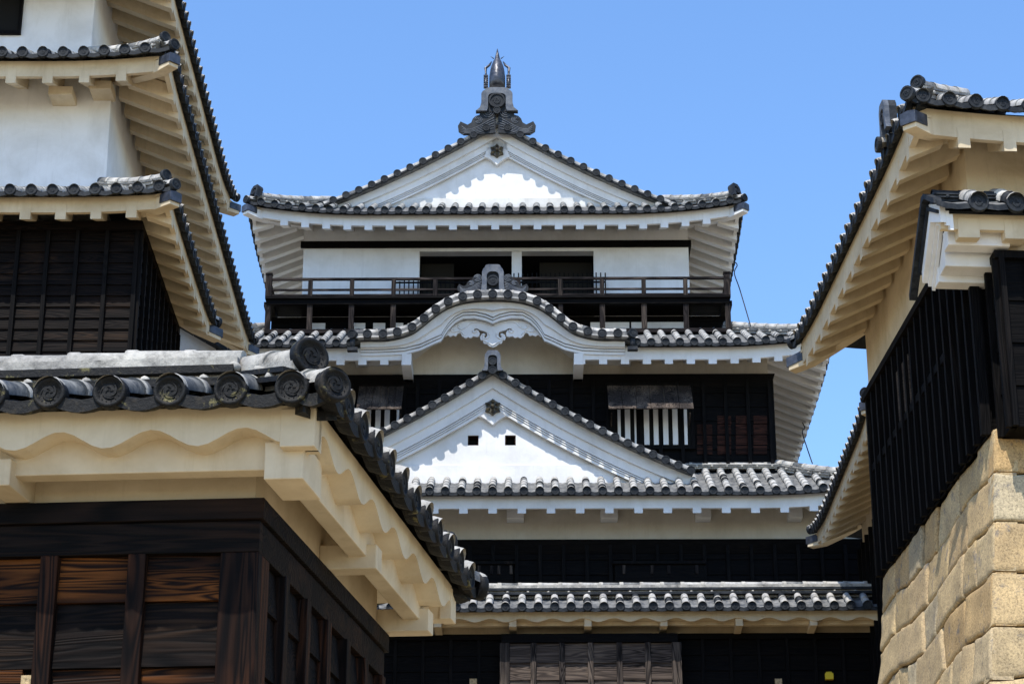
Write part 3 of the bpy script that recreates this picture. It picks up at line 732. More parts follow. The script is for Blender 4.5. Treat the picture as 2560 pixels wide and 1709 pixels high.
# carved cloud pendant
zoom = lambda x, y: (1000 + x / 4.698 - KC, 640 + y / 4.698)
outl = [(1110, 790), (1180, 765), (1280, 748), (1400, 752), (1500, 775), (1580, 830), (1640, 880), (1690, 935), (1665, 945), (1640, 925), (1610, 945), (1575, 930), (1545, 940), (1520, 905), (1490, 900), (1470, 940), (1430, 965), (1400, 950), (1370, 962), (1340, 940), (1300, 950), (1270, 940), (1262, 905), (1280, 875), (1310, 865), (1330, 880), (1345, 868), (1325, 850), (1290, 850), (1255, 870), (1215, 880), (1180, 895), (1175, 935), (1195, 960), (1215, 950), (1200, 930), (1215, 905), (1245, 920), (1262, 955), (1250, 985), (1225, 990), (1215, 1025), (1180, 1030), (1150, 1055), (1110, 1072)]
cp = []
for x, y in outl: dx, py = zoom(x, y); q = kp(dx, py, KYv + .46); cp.append(q)
pl = cp + [(2 * kxc - x, z) for x, z in cp[::-1][1:-1]]
mb = MB(); mb.poly(pl, (0, KYv + .50, 0), (1, 0, 0), (0, 0, 1), (0, -.045, 0))
def carve(pts, r):
    for sx in (-1, 1):
        P_ = []
        for x, y in spline(pts, 4): dx, py = zoom(x, y); q = kp(dx, py, KYv + .46); P_.append((kxc + sx * (q[0] - kxc), KYv + .45, q[1]))
        mb.tube(P_, r, 5)
carve([(1120, 820), (1190, 790), (1290, 775), (1380, 790), (1420, 830), (1480, 860), (1520, 830), (1500, 815)], .017)
carve([(1330, 862), (1350, 880), (1330, 900), (1300, 885), (1310, 870)], .017)
carve([(1160, 900), (1150, 935), (1175, 965), (1215, 965), (1225, 935), (1200, 920)], .018)
carve([(1110, 1050), (1160, 1020), (1200, 1000), (1230, 970)], .017)
carve([(1450, 930), (1490, 880), (1560, 890), (1600, 880), (1590, 860), (1560, 862)], .016)
mb.build('carved_pendant', 'white_plaster', ka, .004)
mb = MB(); zt = FK.Y(1236, 612, KYv).z; zo = FK.Y(1236, 722, KYv + .1).z
stack(mb, [V((kxc, KYv + .3, zo - .15)), V((kxc, ky(BY) - .1, zo - .15))], V((1, 0, 0)), .3, .22, .08); mb.build('ridge', list(HM), ka)
mb = MB(); c = V((kxc, KYv + .22, zo - .06)); zt = FK.Y(1236, 661, KYv + .2).z; onigawara(mb, c, (0, -1, 0), .47, zt - c.z, crest=True)
for sx in (-1, 1): scroll_wing(mb, c + V((sx * .20, .02, .07)), V((1, 0, 0)), V((0, 0, 1)), V((0, -1, 0)), sx, .50, .38)
mb.build('ogre_tile', ['blue_tile', 'sunlit_limed_tile', 'shaded_tile', 'lime_mortar'], ka)
# curved soffit behind and tympanum
mb = MB(); wyk = ky(W2) - .05
band(mb, [(x, z - .10) for x, z in cvk], [(x, z - .16) for x, z in cvk], KYv + .441, wyk)
mb.build('soffit', 'white_plaster', ka)
mb = MB(); zl = FK.Y(1280, 942, wyk).z
band(mb, [(x, z - .08) for x, z in cvk if abs(x - kxc) < 2.6], [(x, zl) for x, z in cvk if abs(x - kxc) < 2.6], wyk - .02, wyk + .1); mb.build('tympanum', 'bounce_plaster', ka)
for px in (1020, 1451):
    p = FK.Y(px, 900, KYv + .35); mb = MB(); mb.beam((p.x, KYv + .34, p.z + .14), (p.x, wyk, p.z + .14), (1, 0, 0), .19, .24)
    mb.box(p.x - .095, p.x + .095, wyk - .25, wyk, zl, p.z - .1); mb.build('bracket', 'white_plaster', ka, .006)

# ---- storeys
def storey(name, hw, y0, depth, z0, z1_, mat='bounce_plaster'):
    mb = MB(); mb.box(-hw, hw, y0, y0 + depth, z0, z1_); return mb.build(name, mat, keep)
# first storey
hw1 = 7.2; y1w = ky(W1); zt1 = FK.Y(1280, 1353, y1w).z
storey('lower_wall', hw1, y1w, 12.2, zt1 - .01, z1 + .4)
for px in (1270, 1499, 1775, 2000, 1040):     # block brackets under the eave
    pass
for px0, px1 in ((1271, 1314), (1506, 1549), (1744, 1782), (1975, 2010)):
    a, b_ = FK.Y(px0, 1290, y1w - .3), FK.Y(px1, 1290, y1w - .3); mb = MB(); mb.box(a.x, b_.x, y1w - .32, y1w - .003, FK.Y(px0, 1294, y1w - .32).z, z1 - .05); mb.build('eave_bracket', 'white_plaster', keep, .006)
def timber(parent, name, hw, y0, zb, zt, depth, hood=.12, bs=.45, mats=('charred_wood', 'charred_post')):
    mb = MB(); cladding(mb, (-hw, y0, 0), (1, 0, 0), (0, -1, 0), 2 * hw, zb, zt - .1, .3, bs, .07, mb, m=0, m2=1)
    cladding(mb, (hw, y0, 0), (0, 1, 0), (1, 0, 0), depth, zb, zt - .1, .3, bs, .07, mb, m=0, m2=1)
    cladding(mb, (-hw, y0 + depth, 0), (0, -1, 0), (-1, 0, 0), depth, zb, zt - .1, .3, bs, .07, mb, m=0, m2=1)
    mb.hexa([(-hw - .04, y0 - .04, zt - .28), (hw + .04, y0 - .04, zt - .28), (hw + .04, y0 + .1, zt - .28), (-hw - .04, y0 + .1, zt - .28), (-hw - hood, y0 - hood, zt - .02), (hw + hood, y0 - hood, zt - .02), (hw + hood, y0 + .1, zt - .02), (-hw - hood, y0 + .1, zt - .02)])
    mb.hexa([(hw - .05, y0, zt - .28), (hw + .041, y0, zt - .28), (hw + .041, y0 + depth, zt - .28), (hw - .05, y0 + depth, zt - .28), (hw - .05, y0, zt - .021), (hw + hood - .002, y0, zt - .021), (hw + hood - .002, y0 + depth, zt - .021), (hw - .05, y0 + depth, zt - .021)])
    mb.box(-hw + .05, hw - .05, y0 + .03, y0 + depth, zb, zt - .05)
    return mb.build(name, list(mats), parent)
tw1 = timber(keep, 'lower_timber_wall', hw1, y1w - .08, 7.0, zt1, 12.2)
# second storey
hw2 = 5.52; y2w = ky(W2); zt2 = FK.Y(1280, 942, y2w).z
storey('middle_wall', hw2, y2w, 10.4, zt2 - .01, z2 + .5)
tw2 = timber(keep, 'middle_timber_wall', hw2, y2w - .08, z1 + .8, zt2, 10.4)
# closed shutter and bracket plates on the lower wall
for (xa, xb) in ((1535, 1768), (1190, 1292)):
    a = FK.Y(xa, 1405, y1w - .14); b_ = FK.Y(xb, 1405, y1w - .14); mb = MB()
    mb.box(a.x, b_.x, y1w - .24, y1w - .14, a.z - .06, a.z, 0); mb.box(a.x + .04, b_.x - .04, y1w - .19, y1w - .13, a.z - .8, a.z - .06, 1)
    for q in (.12, .42, .6, .9):
        x = a.x + (b_.x - a.x) * q; mb.box(x - .03, x + .03, y1w - .215, y1w - .19, a.z - .25, a.z - .08, 2)
    mb.build('shutter', ['charred_post', 'charred_wood', 'weathered_post'], keep, .004)
# lattice windows with propped shutters, second storey
def barred_window(xa, xb, nb):
    yv = y2w - .12; A = FK.Y(xa, 1020, yv); B = FK.Y(xb, 1108, yv); zt = FK.Y(xa, 968, yv).z; zb = B.z
    win = part('window', keep); mb = MB()
    x0, x1 = A.x, B.x
    mb.box(x0 - .07, x0, yv - .05, yv + .02, zb - .06, zt); mb.box(x1, x1 + .07, yv - .05, yv + .02, zb - .06, zt)
    mb.box(x0 - .07, x1 + .07, yv - .055, yv + .02, zb - .14, zb - .06); mb.box(x0 - .07, x1 + .07, yv - .055, yv + .02, zt, zt + .07)
    mb.build('window_frame', 'charred_post', win)
    mb = MB(); mb.box(x0, x1, yv + .0, yv + .012, zb - .06, zt); mb.build('shade_sheet', 'unlit_interior', win)  # near-black sheet painted as the shade inside the window
    for i in range(nb):
        c = x0 + (x1 - x0) * (i + .9) / (nb + .55); mb = MB(); mb.box(c - .052, c + .052, yv - .045, yv - .004, zb - .05, zt - .01); mb.build('bar', 'white_plaster', win, .004)
    # propped shutter of overlapping planks
    yo = yv - .06; zbot = FK.Y(xa, 1022, yv - .70).z; mb = MB(); K = 6; W = (x1 - x0 + .06) / K
    for i in range(K):
        xa_, xb_ = x0 - .04 + W * i + .004, x0 - .04 + W * (i + 1) - .004; dz = rnd.uniform(-.008, .008)
        mb.hexa([(xa_, yo - .66, zbot + dz), (xb_, yo - .66, zbot + dz), (xb_, yo - .61, zbot + .0 + dz), (xa_, yo - .61, zbot + dz), (xa_, yo - .03, zt), (xb_, yo - .03, zt), (xb_, yo + .02, zt), (xa_, yo + .02, zt)])
    for q in (.02, .98):
        mb.beam((x0 + (x1 - x0) * q, yo - .34, zbot + .03), (x0 + (x1 - x0) * q, yv, zbot - .1), (1, 0, 0), .03, .03)
    mb.build('shutter', 'grey_post', win)
barred_window(1526, 1731, 8); barred_window(905, 1008, 4)
# brownish worn boards right of the window
mb = MB(); 
for px0, px1 in ((1745, 1784), (1796, 1831), (1842, 1874), (1886, 1921)):
    for py0, py1 in ((1040, 1060), (1062, 1086), (1089, 1112), (1115, 1136)):
        if py0 < 1060 and px0 < 1790: continue
        a = FK.Y(px0, py0, y2w - .125); b_ = FK.Y(px1, py1, y2w - .125); mb.box(a.x, b_.x, y2w - .122, y2w - .10, b_.z, a.z)
mb.build('worn_boards', 'brown_board', keep)
# third storey
hw3 = 4.10; y3w = ky(W3); zf = FK.Y(1280, 742, ky(BY)).z; ztb, zbb = FK.Y(1280, 604, y3w).z, FK.Y(1280, 620, y3w).z
zo1 = FK.Y(1280, 628, y3w).z; xo = [FK.Y(p, 660, y3w).x for p in (1050, 1281, 1306, 1486)]
mb = MB(); zlo = zf - .5; zhi = z3 + .45; D3 = 7.8
mb.box(-hw3, xo[0], y3w, y3w + .25, zlo, zhi); mb.box(xo[3], hw3, y3w, y3w + .25, zlo, zhi); mb.box(xo[0], xo[3], y3w + .002, y3w + .25, zo1, zhi)
mb.box(xo[1], xo[2], y3w + .03, y3w + .24, zlo, zo1); mb.box(xo[0], xo[3], y3w + .03, y3w + .2, zlo, zf)
mb.box(-hw3, -hw3 + .25, y3w + .25, y3w + D3, zlo, zhi); mb.box(hw3 - .25, hw3, y3w + .25, y3w + D3, zlo, zhi); mb.box(-hw3, hw3, y3w + D3, y3w + D3 + .25, zlo, zhi)
mb.box(-hw3 + .25, hw3 - .25, y3w + .25, y3w + D3, zhi - .25, zhi - .02)
mb.build('upper_wall', 'white_plaster', keep)
mb = MB(); mb.box(-hw3 - .06, hw3 + .06, y3w - .06, y3w - .002, zbb, ztb); mb.box(hw3, hw3 + .058, y3w, y3w + D3, zbb + .001, ztb); mb.build('tie_beam', 'charred_wood', keep, .005)
zi = FK.Y(1280, 643, y3w + .3).z
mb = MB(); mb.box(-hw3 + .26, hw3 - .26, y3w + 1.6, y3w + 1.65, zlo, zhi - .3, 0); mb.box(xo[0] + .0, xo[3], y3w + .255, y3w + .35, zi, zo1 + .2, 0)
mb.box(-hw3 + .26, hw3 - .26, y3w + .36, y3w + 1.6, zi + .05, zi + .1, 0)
mb.build('dark_room', 'unlit_interior', keep)
mb = MB(); mb.box(xo[0] + .02, xo[0] + .72, y3w + .5, y3w + .55, zf, zi - .06); mb.build('sliding_screen', 'brown_panel', keep); mb = MB(); mb.box(xo[3] - 1.15, xo[3] - .02, y3w + .5, y3w + .55, zf, zi - .04); mb.build('sliding_screen', 'brown_panel', keep)
# balcony
bal = part('balcony', keep); by = ky(BY); bx0, bx1 = FK.Y(674, 720, by).x, FK.Y(1820, 720, by).x
zr = FK.Y(1280, 694, by).z; zm = FK.Y(1280, 721, by).z; zp = FK.Y(1280, 822, by).z
mb = MB(); mb.box(bx0 - .06, bx1 + .06, by - .08, y3w + .02, zf - .05, zf, 0); mb.box(bx0 - .02, bx1 + .02, by - .03, by + .1, zf - .16, zf - .052, 0)
mb.box(bx0 - .1, bx0 + .1, by + .1, y3w, zf - .155, zf - .053, 0); mb.box(bx1 - .1, bx1 + .1, by + .1, y3w, zf - .155, zf - .053, 0); mb.build('deck', 'charred_wood', bal)
mb = MB(); mb.box(bx0, bx1, by + .65, by + .7, zp - .1, zf - .17); mb.build('backing', 'charred_wood', bal)
rl = part('railing', bal)
for zz, hh, th, nm in ((zr, .05, .06, 'handrail'), (zm, .042, .04, 'middle_rail'), (zf + .065, .04, .05, 'bottom_rail')):
    mb = MB(); mb.box(bx0 + (.0 if nm != 'handrail' else -.03), bx1 + (.0 if nm != 'handrail' else .03), by - th / 2, by + th / 2, zz - hh, zz, 0)
    for bx in (bx0, bx1): mb.box(bx - th / 2, bx + th / 2, by + th / 2 + .002, y3w, zz - hh + .001, zz - .001, 0)
    o = mb.build(nm, 'weathered_rail', bal, .004)
COL.objects.unlink(rl); bpy.data.objects.remove(rl)
np_ = 11
for i in range(np_ + 1):
    x = bx0 + (bx1 - bx0) * i / np_; mb = MB(); e = i in (0, np_)
    w_ = .045 if not e else .065; mb.box(x - w_, x + w_, by - w_ * .8, by + w_ * .8, zf + .001, zr - .051 if not e else zr + .07)
    if e: mb.box(x - .075, x + .075, by - .07, by + .07, zr + .07, zr + .1)
    mb.build('baluster', 'weathered_post', bal, .004)
for i in range(12):
    px = 674 + (1820 - 674) * (i + .04) / 11.05; x = bx0 + (bx1 - bx0) * i / 11
    mb = MB(); mb.box(x - .055, x + .055, by + .0, by + .1, zp - .05, zf - .161); mb.build('support_post', 'weathered_post', bal, .004)
mb = MB(); mb.box(bx0 - .05, bx1 + .05, by - .05, by + .14, zp - .10, zp - .01); mb.build('base_beam', 'weathered_rail', bal, .006)
# pale plaster bays behind the posts
for a0, a1 in ((770, 815), (875, 915), (935, 965), (985, 1010), (1478, 1575), (1580, 1610), (1620, 1715)):
    a = FK.Y(a0, 806, by + .6); b_ = FK.Y(a1, 806, by + .6); mb = MB(); mb.box(a.x, b_.x, by + .60, by + .64, zp - .1, a.z); mb.build('plaster_panel', 'white_plaster', bal)
# inner bar fence of the viewing deck
ztf = FK.Y(1280, 683, y3w - .16).z; mb = MB(); fx0, fx1 = FK.Y(990, 700, y3w - .15).x, FK.Y(1515, 700, y3w - .15).x; K = 46
for i in range(K + 1):
    x = fx0 + (fx1 - fx0) * i / K; mb.box(x - .013, x + .013, y3w - .17, y3w - .15, zf, (ztf if i > 21 else ztf - .17) + rnd.uniform(-.01, .01))
for zz in (zf + .3, ztf - .22): mb.box(fx0, fx1, y3w - .148, y3w - .13, zz, zz + .04)
mb.build('inner_fence', 'charred_post', bal)
# stone base of the keep
mb = MB(); mb.hexa([(-9.5, y1w - 1.6, 0), (9.5, y1w - 1.6, 0), (9.5, y1w + 16, 0), (-9.5, y1w + 16, 0), (-hw1 - .1, y1w - .1, 7), (hw1 + .1, y1w - .1, 7), (hw1 + .1, y1w + 12.3, 7), (-hw1 - .1, y1w + 12.3, 7)])
mb.build('stone_base', 'granite', keep)

# ---- cables down from the keep's roofs
def cable(pts, label):
    mb = MB(); mb.tube(spline(pts, 5), .012, 5); o = mb.build('cable', 'cable'); tag(o, label, 'cable', 'lightning cables of the keep'); return o
FW = Frame()
c1 = [FW.Y(*p) for p in ((1836, 654, 45.0), (1843, 663, 45.0), (1836, 683, 44.8), (1850, 725, 44.0), (1877, 816, 42.6))]
cable([tuple(p) for p in c1], 'thin black cable hanging beside the top storey, right of the balcony')
c2 = [FW.Y(*p) for p in ((2006, 1056, 45.2), (2012, 1070, 45.0), (2006, 1080, 44.6), (2018, 1120, 43.4), (2031, 1158, 42.2))]
cable([tuple(p) for p in c2], 'thin black cable hanging beside the middle storey, lower of the two')

# ============================================================ LEFT TOWER
LT = thing('corner_tower', 'white plastered tower on the left with three stacked eaves and black boards under the lowest', 'tower', (-8, 34, 0), 0)
FL = Frame(-8, 34, 0); lx = lambda x: x + 8; ly = lambda y: y - 34
TL1 = Skirt(lx(-13), lx(-4.78), ly(29.0), ly(34.0), FL.Y(200, 478, ly(29)).z, 1.3, .62, .62, .08, 1.6, .25, rp=.5, soff=.40)
TL2 = Skirt(lx(-13), lx(-4.99), ly(29.4), ly(40.8), FL.Y(150, 134, ly(29.4)).z, 1.55, .75, .98, .12, 1.8, .29, rp=.54, soff=.42)
TL3 = Skirt(lx(-13), lx(-5.3), ly(29.8), ly(39.4), FL.X(520, 265, lx(-5.3)).z, 1.8, .9, 1.2, .25, 2.2, .29, rp=.54, soff=.42)
for S, nm in ((TL1, 'lowest_roof'), (TL2, 'middle_roof'), (TL3, 'top_roof')):
    r_ = part(nm, LT); mb = MB(); S.tiles(mb, 'FR', mats=(0, 1, 2, 3)); S.slab(mb, 'FRB'); mb.build('tiles', TM, r_)
    for sd_ in 'FR': S.fascia(sd_, r_, 'bounce_cream_plaster')
    S.soffit(r_, 'FR', 'bounce_cream_plaster'); S.rafters(r_, 'FR', 'bounce_cream_plaster', rw=.15, rd=.11, rng=lambda sd__, q: sd__ == 'R' or q > 4)
    for c_ in ('FR', 'BR'): S.hip_rafter(c_, r_, 'bounce_cream_plaster'); S.hip(c_, r_, m=HM)
mb = MB(); mb.box(lx(-13), lx(-6.52), ly(30.95), ly(38.2), TL2.ze + .5, TL3.ze + .4); mb.box(lx(-12), lx(-7.5), ly(31.5), ly(37.5), TL3.ze + .4, TL3.ze + 1.5)
mb.build('top_wall', 'white_plaster', LT, .01)
m0 = TL2.ze + .35
mb = MB(); b0 = .08
zlo = TL1.ze + .4
mb.hexa([(lx(-13), ly(30.3), zlo), (lx(-6.0), ly(30.3), zlo), (lx(-6.0), ly(39.9), zlo), (lx(-13), ly(39.9), zlo), (lx(-13), ly(30.4), m0), (lx(-6.05), ly(30.4), m0), (lx(-6.05), ly(39.8), m0), (lx(-13), ly(39.8), m0)])
mb.box(lx(-13), lx(-6.1), ly(34), ly(39.8), 3, zlo); mb.build('middle_wall', 'white_plaster', LT, .01)
# window at top left
a = FL.Y(0, 0, ly(30.95)); b_ = FL.Y(45, 82, ly(30.95))
mb = MB(); mb.box(b_.x - 1.2, b_.x, ly(30.93), ly(30.948), b_.z, b_.z + 1.2, 1); mb.box(b_.x - 1.2, b_.x + .05, ly(30.88), ly(30.947), b_.z - .05, b_.z, 0); mb.box(b_.x, b_.x + .05, ly(30.88), ly(30.947), b_.z, b_.z + 1.2, 0)
mb.build('window', ['charred_post', 'unlit_interior'], LT)
# eave brackets on the middle storey
for px0, px1, py in ((120, 180, 236), (223, 277, 222)):
    a = FL.Y(px0, py, ly(30.0)); b_ = FL.Y(px1, py, ly(30.0)); mb = MB(); mb.box(a.x, b_.x, ly(30.0), ly(30.42), a.z, a.z + .14); mb.build('eave_bracket', 'bounce_cream_plaster', LT, .008)
# black storey
zt = FL.Y(346, 556, ly(29.66)).z; wx = FL.Y(346, 556, ly(29.66)).x
mb = MB(); cladding(mb, (lx(-13), ly(29.7), 0), (1, 0, 0), (0, -1, 0), wx - lx(-13), 6, zt - .12, .17, .42, .06, mb, m=0, m2=1, bt=.04)
cladding(mb, (wx, ly(29.7), 0), (0, 1, 0), (1, 0, 0), 3.9, 6, zt - .12, .17, .42, .06, mb, m=0, m2=1, bt=.04)
mb.box(lx(-13), wx - .04, ly(29.73), ly(33.5), 3, zt - .02, 0)
mb.box(lx(-13), wx + .07, ly(29.6), ly(29.72), zt - .14, zt, 0); mb.box(wx - .03, wx + .069, ly(29.72), ly(33.6), zt - .139, zt - .001, 0)
mb.build('black_timber_wall', ['dark_board', 'charred_post'], LT)
# top ridge roof mass so that the tower is closed
mb = MB(); S = TL3; zc_ = S.ze + S.rise
mb.hexa([(S.x0, S.y0 + S.run - .2, zc_ - .12), (S.x1 - S.run + .2, S.y0 + S.run - .2, zc_ - .12), (S.x1 - S.run + .2, S.y1 - S.run + .2, zc_ - .12), (S.x0, S.y1 - S.run + .2, zc_ - .12),
         (S.x0, (S.y0 + S.y1) / 2 - .1, zc_ + 1.6), (S.x1 - S.run - 1, (S.y0 + S.y1) / 2 - .1, zc_ + 1.6), (S.x1 - S.run - 1, (S.y0 + S.y1) / 2 + .1, zc_ + 1.6), (S.x0, (S.y0 + S.y1) / 2 + .1, zc_ + 1.6)])
mb.build('upper_slope', 'grey_tile', LT)
# little plastered wall behind the tower's foot
pw = thing('plaster_wall', 'small white plastered wall under dark tiles, squeezed between the left tower and the near eave', 'wall', tuple(FW.Y(455, 850, 35.0))[:2] + (0,))
pp = [FW.Y(x, y, 35.2) for x, y in ((430, 815), (500, 855))]; ox, oy = pw.location.x, pw.location.y
mb = MB(); a, b_ = pp
mb.hexa([(a.x - ox - .6, 0, 8), (b_.x - ox + .3, 0, 8), (b_.x - ox + .3, .3, 8), (a.x - ox - .6, .3, 8), (a.x - ox - .6, 0, a.z + .3), (b_.x - ox + .3, 0, b_.z - .17), (b_.x - ox + .3, .3, b_.z - .17), (a.x - ox - .6, .3, a.z + .3)]); mb.build('wall', 'white_plaster', pw)
mb = MB(); sl = (b_ - a).normalized()
for k in range(9):
    c = V((a.x - ox - .3 + k * .2, -.02, a.z + .19 - k * .2 * (a.z - b_.z) / (b_.x - a.x) + .0)); mb.obox(c, sl * .11, V((0, .2, 0)), V((0, 0, .035)), 0)
mb.build('tile_coping', 'shaded_tile', pw)

# ============================================================ CORRIDOR
CRr = R(-1.0)
cor = thing('corridor', 'long low corridor in front of the keep with wavy plaster eave and black boarded wall', 'corridor', (1.5, 38.5, 0), CRr)
FC = Frame(1.5, 38.5, CRr)
zc0 = FC.Y(1600, 1516, 0).z
SC = Skirt(-9.0, 5.2, 0, 3.6, zc0, .62, .36, .5, 0, 1, .215, pitch=.286, rp=9, soff=.15, dr=.082, curve=.1)
r_ = part('roof', cor); mb = MB(); SC.tiles(mb, 'F', mats=(0, 1, 2, 3)); SC.slab(mb, 'F'); mb.build('tiles', TM, r_)
mb = MB(); zz = zc0 + SC.rise - .03
pts = [V((-9, .72, zz)), V((5.1, .72, zz))]; stack(mb, pts, V((0, 1, 0)), .24, .34, .08, True, 0, .36)
mb.box(-9, 5.1, .8, 3.0, zz - .1, zz + .05, 0); mb.build('ridge', list(HM), r_)
mb = MB(); mb.box(5.08, 5.25, .2, 1.0, zz - .2, zz + .1, 2); disc(mb, (5.12, .1, zz + .22), (0, -1, 0), .1, 2); disc(mb, (5.22, -.02, zc0 + .03), (0, -1, 0), .08, 2); 
disc(mb, (5.2, .3, zz + .05), (0, -1, 0), .085, 2); mb.build('ridge_end', ['blue_tile', 'sunlit_limed_tile', 'shaded_tile', 'lime_mortar'], r_)
SC.fascia('F', cor, 'bounce_cream_plaster', wave=(.54, .032, .1), th=.06)
wyc = .86
mb = MB(); mb.box(-9, 5.3, .2, wyc + .1, zc0 - .14, zc0 - .10); mb.build('soffit', 'bounce_cream_plaster', cor)
zbm = FC.Y(1600, 1562, .42).z; mb = MB(); mb.box(-9, 5.3, .42, .54, zbm, zc0 - .142); mb.build('eave_beam', 'bounce_cream_plaster', cor, .006)
ztw = FC.Y(1600, 1585, wyc - .05).z
mb = MB(); mb.box(-9, 5.3, wyc, 3.4, ztw - .05, zc0 + .1); mb.build('plaster_band', 'bounce_cream_plaster', cor)
for px in (1282, 1470, 1660, 1849, 2035, 1094):
    p = FC.Y(px, 1570, .2); mb = MB(); mb.box(p.x - .065, p.x + .065, .2, wyc - .001, zbm - .075, zbm + .06); mb.build('eave_bracket', 'bounce_cream_plaster', cor, .006)
mb = MB(); cladding(mb, (-9, wyc - .04, 0), (1, 0, 0), (0, -1, 0), 14.3, 6.5, ztw - .1, .28, .5, .06, mb, m=0, m2=1, bt=.03)
mb.box(-9, 5.3, wyc, 3.4, 3, ztw - .051); mb.box(-9, 5.3, wyc - .12, wyc - .001, ztw - .1, ztw); mb.build('black_timber_wall', ['charred_wood', 'charred_post'], cor)
# bay with grey boards
bay = part('bay', cor); yb_ = wyc - .42
A = FC.Y(1262, 1590, yb_); B = FC.Y(1690, 1590, yb_); ztop = FC.Y(1500, 1584, yb_).z
mb = MB(); mb.box(A.x, B.x, yb_ + .03, wyc - .13, 6.5, ztop - .16); mb.build('side_boards', 'charred_wood', bay)
mb = MB(); mb.box(A.x - .06, B.x + .03, yb_ - .06, wyc - .121, ztop - .16, ztop); mb.build('top_beam', 'charred_wood', bay, .006)
zz = ztop - .162; j = 0
while zz > 9.5:
    mb = MB(); hb = .30 if j else .36
    for k in range(6):
        x0_ = A.x + (B.x - A.x) * k / 6; x1_ = A.x + (B.x - A.x) * (k + 1) / 6
        mb.hexa([(x0_ + .03, yb_ - .03, zz - hb), (x1_ - .03, yb_ - .03, zz - hb), (x1_ - .03, yb_ + .029, zz - hb), (x0_ + .03, yb_ + .029, zz - hb), (x0_ + .03, yb_ - .005, zz), (x1_ - .03, yb_ - .005, zz), (x1_ - .03, yb_ + .029, zz), (x0_ + .03, yb_ + .029, zz)])
    mb.build('board', 'grey_board', bay, .003); zz -= hb; j += 1
for k in range(7):
    x = A.x + (B.x - A.x) * k / 6; w_ = .05 if k not in (0, 6) else .085; mb = MB(); mb.box(x - w_, x + w_, yb_ - .055, yb_ + .028, 9.5, ztop - .162); mb.build('batten', 'grey_post', bay, .004)
# pale loopholes low in the wall and an amber tag
for px in (1183, 1946):
    a = FC.Y(px - 9, 1695, wyc - .1); b_ = FC.Y(px + 9, 1700, wyc - .1); mb = MB(); mb.box(a.x, b_.x, wyc - .10, wyc - .08, a.z - .35, a.z); mb.build('loophole', 'granite', cor)
a = FC.Y(2062, 1683, wyc - .1); b_ = FC.Y(2083, 1698, wyc - .1); mb = MB(); mb.box(a.x, b_.x, wyc - .16, wyc - .08, b_.z, a.z); mb.box(a.x + .02, b_.x - .02, wyc - .13, wyc - .09, a.z, a.z + .03); o = mb.build('lantern', 'amber')
o.location = cor.location; o.rotation_euler = cor.rotation_euler; tag(o, 'small yellow box fixed low on the black corridor wall at the right', 'lantern')
# base under corridor
mb = MB(); mb.hexa([(-9, -1, 0), (5.2, -1, 0), (5.2, 3, 0), (-9, 3, 0), (-9, wyc - .2, 6.5), (5.2, wyc - .2, 6.5), (5.2, 3, 6.5), (-9, 3, 6.5)]); mb.build('stone_base', 'granite', cor)

# ============================================================ NEAR LEFT GATEHOUSE
NR = R(-4.2); NX, NY = -.89, 10.42; SHEAR = math.tan(R(6.4))
gh = thing('gatehouse', 'nearest building at lower left, cream scalloped eaves under heavy weathered tiles on dark brown boards', 'gatehouse', (NX, NY, 0), NR)
FN = Frame(NX, NY, NR)
ez = FN.Y(657, 967, 0).z - .028
SN = Skirt(-5.2, 0, 0, 3.52, ez, .6, .20, .48, 0, .8, .235, pitch=.302, rp=9, soff=.1, dr=.083, curve=0, roff=.0, fo=.10, fs=.10)
NMm = ['mossy_tile', 'grey_tile', 'lime_mortar', 'mossy_tile']
r_ = part('roof', gh)
mb = MB(); SN.tiles(mb, 'FRLB', near=True, mats=(0, 1, 2, 3), discs=False, jit=.004); SN.slab(mb, 'FRLB'); mb.box(-4.7, -.5, .5, 3.0, ez + .05, ez + .2); mb.build('tiles', NMm, r_)
for side in 'FR':
    Ls = SN.L(side); n_, t_ = SN.vec(side); k = int((Ls / 2 - .12) / SN.pitch)
    for i in range(-k, k + 1):
        q = Ls / 2 + SN.pitch * i
        if not (.1 < q < Ls - .1) or (side == 'F' and q < 1.0): continue
        mb = MB(); cc = SN.P(side, q, -.035, .028 + rnd.uniform(-.006, .006)); nn = n_ + V((rnd.uniform(-.05, .05), rnd.uniform(-.05, .05), rnd.uniform(-.03, .05)))
        disc(mb, cc, nn, SN.dr * rnd.uniform(.98, 1.02), 0, True, .06); mb.build('end_tile', 'mossy_tile', r_)
# ridge stacks
for c_ in ('FR', 'BR'): SN.hip(c_, r_, True, ('grey_tile', 'lime_mortar', 'mossy_tile', 'lime_mortar'), hh=.155, jit=.004, w_=.22, tr=.083)
mb = MB(); zz = ez + SN.rise - .04; stack(mb, [V((-4.6, .6, zz)), V((-3, .6, zz)), V((-.62, .6, zz))], V((0, 1, 0)), .23, .30, .085, True, .006, .30)
mb.build('main_ridge', ['grey_tile', 'lime_mortar', 'mossy_tile', 'lime_mortar'], r_)
mb = MB(); stack(mb, [V((-.6, .62, zz)), V((-.6, 1.5, zz)), V((-.6, 2.92, zz))], V((1, 0, 0)), .20, .28, .085, True, .006, .30)
mb.build('side_ridge', ['grey_tile', 'lime_mortar', 'mossy_tile', 'lime_mortar'], r_)
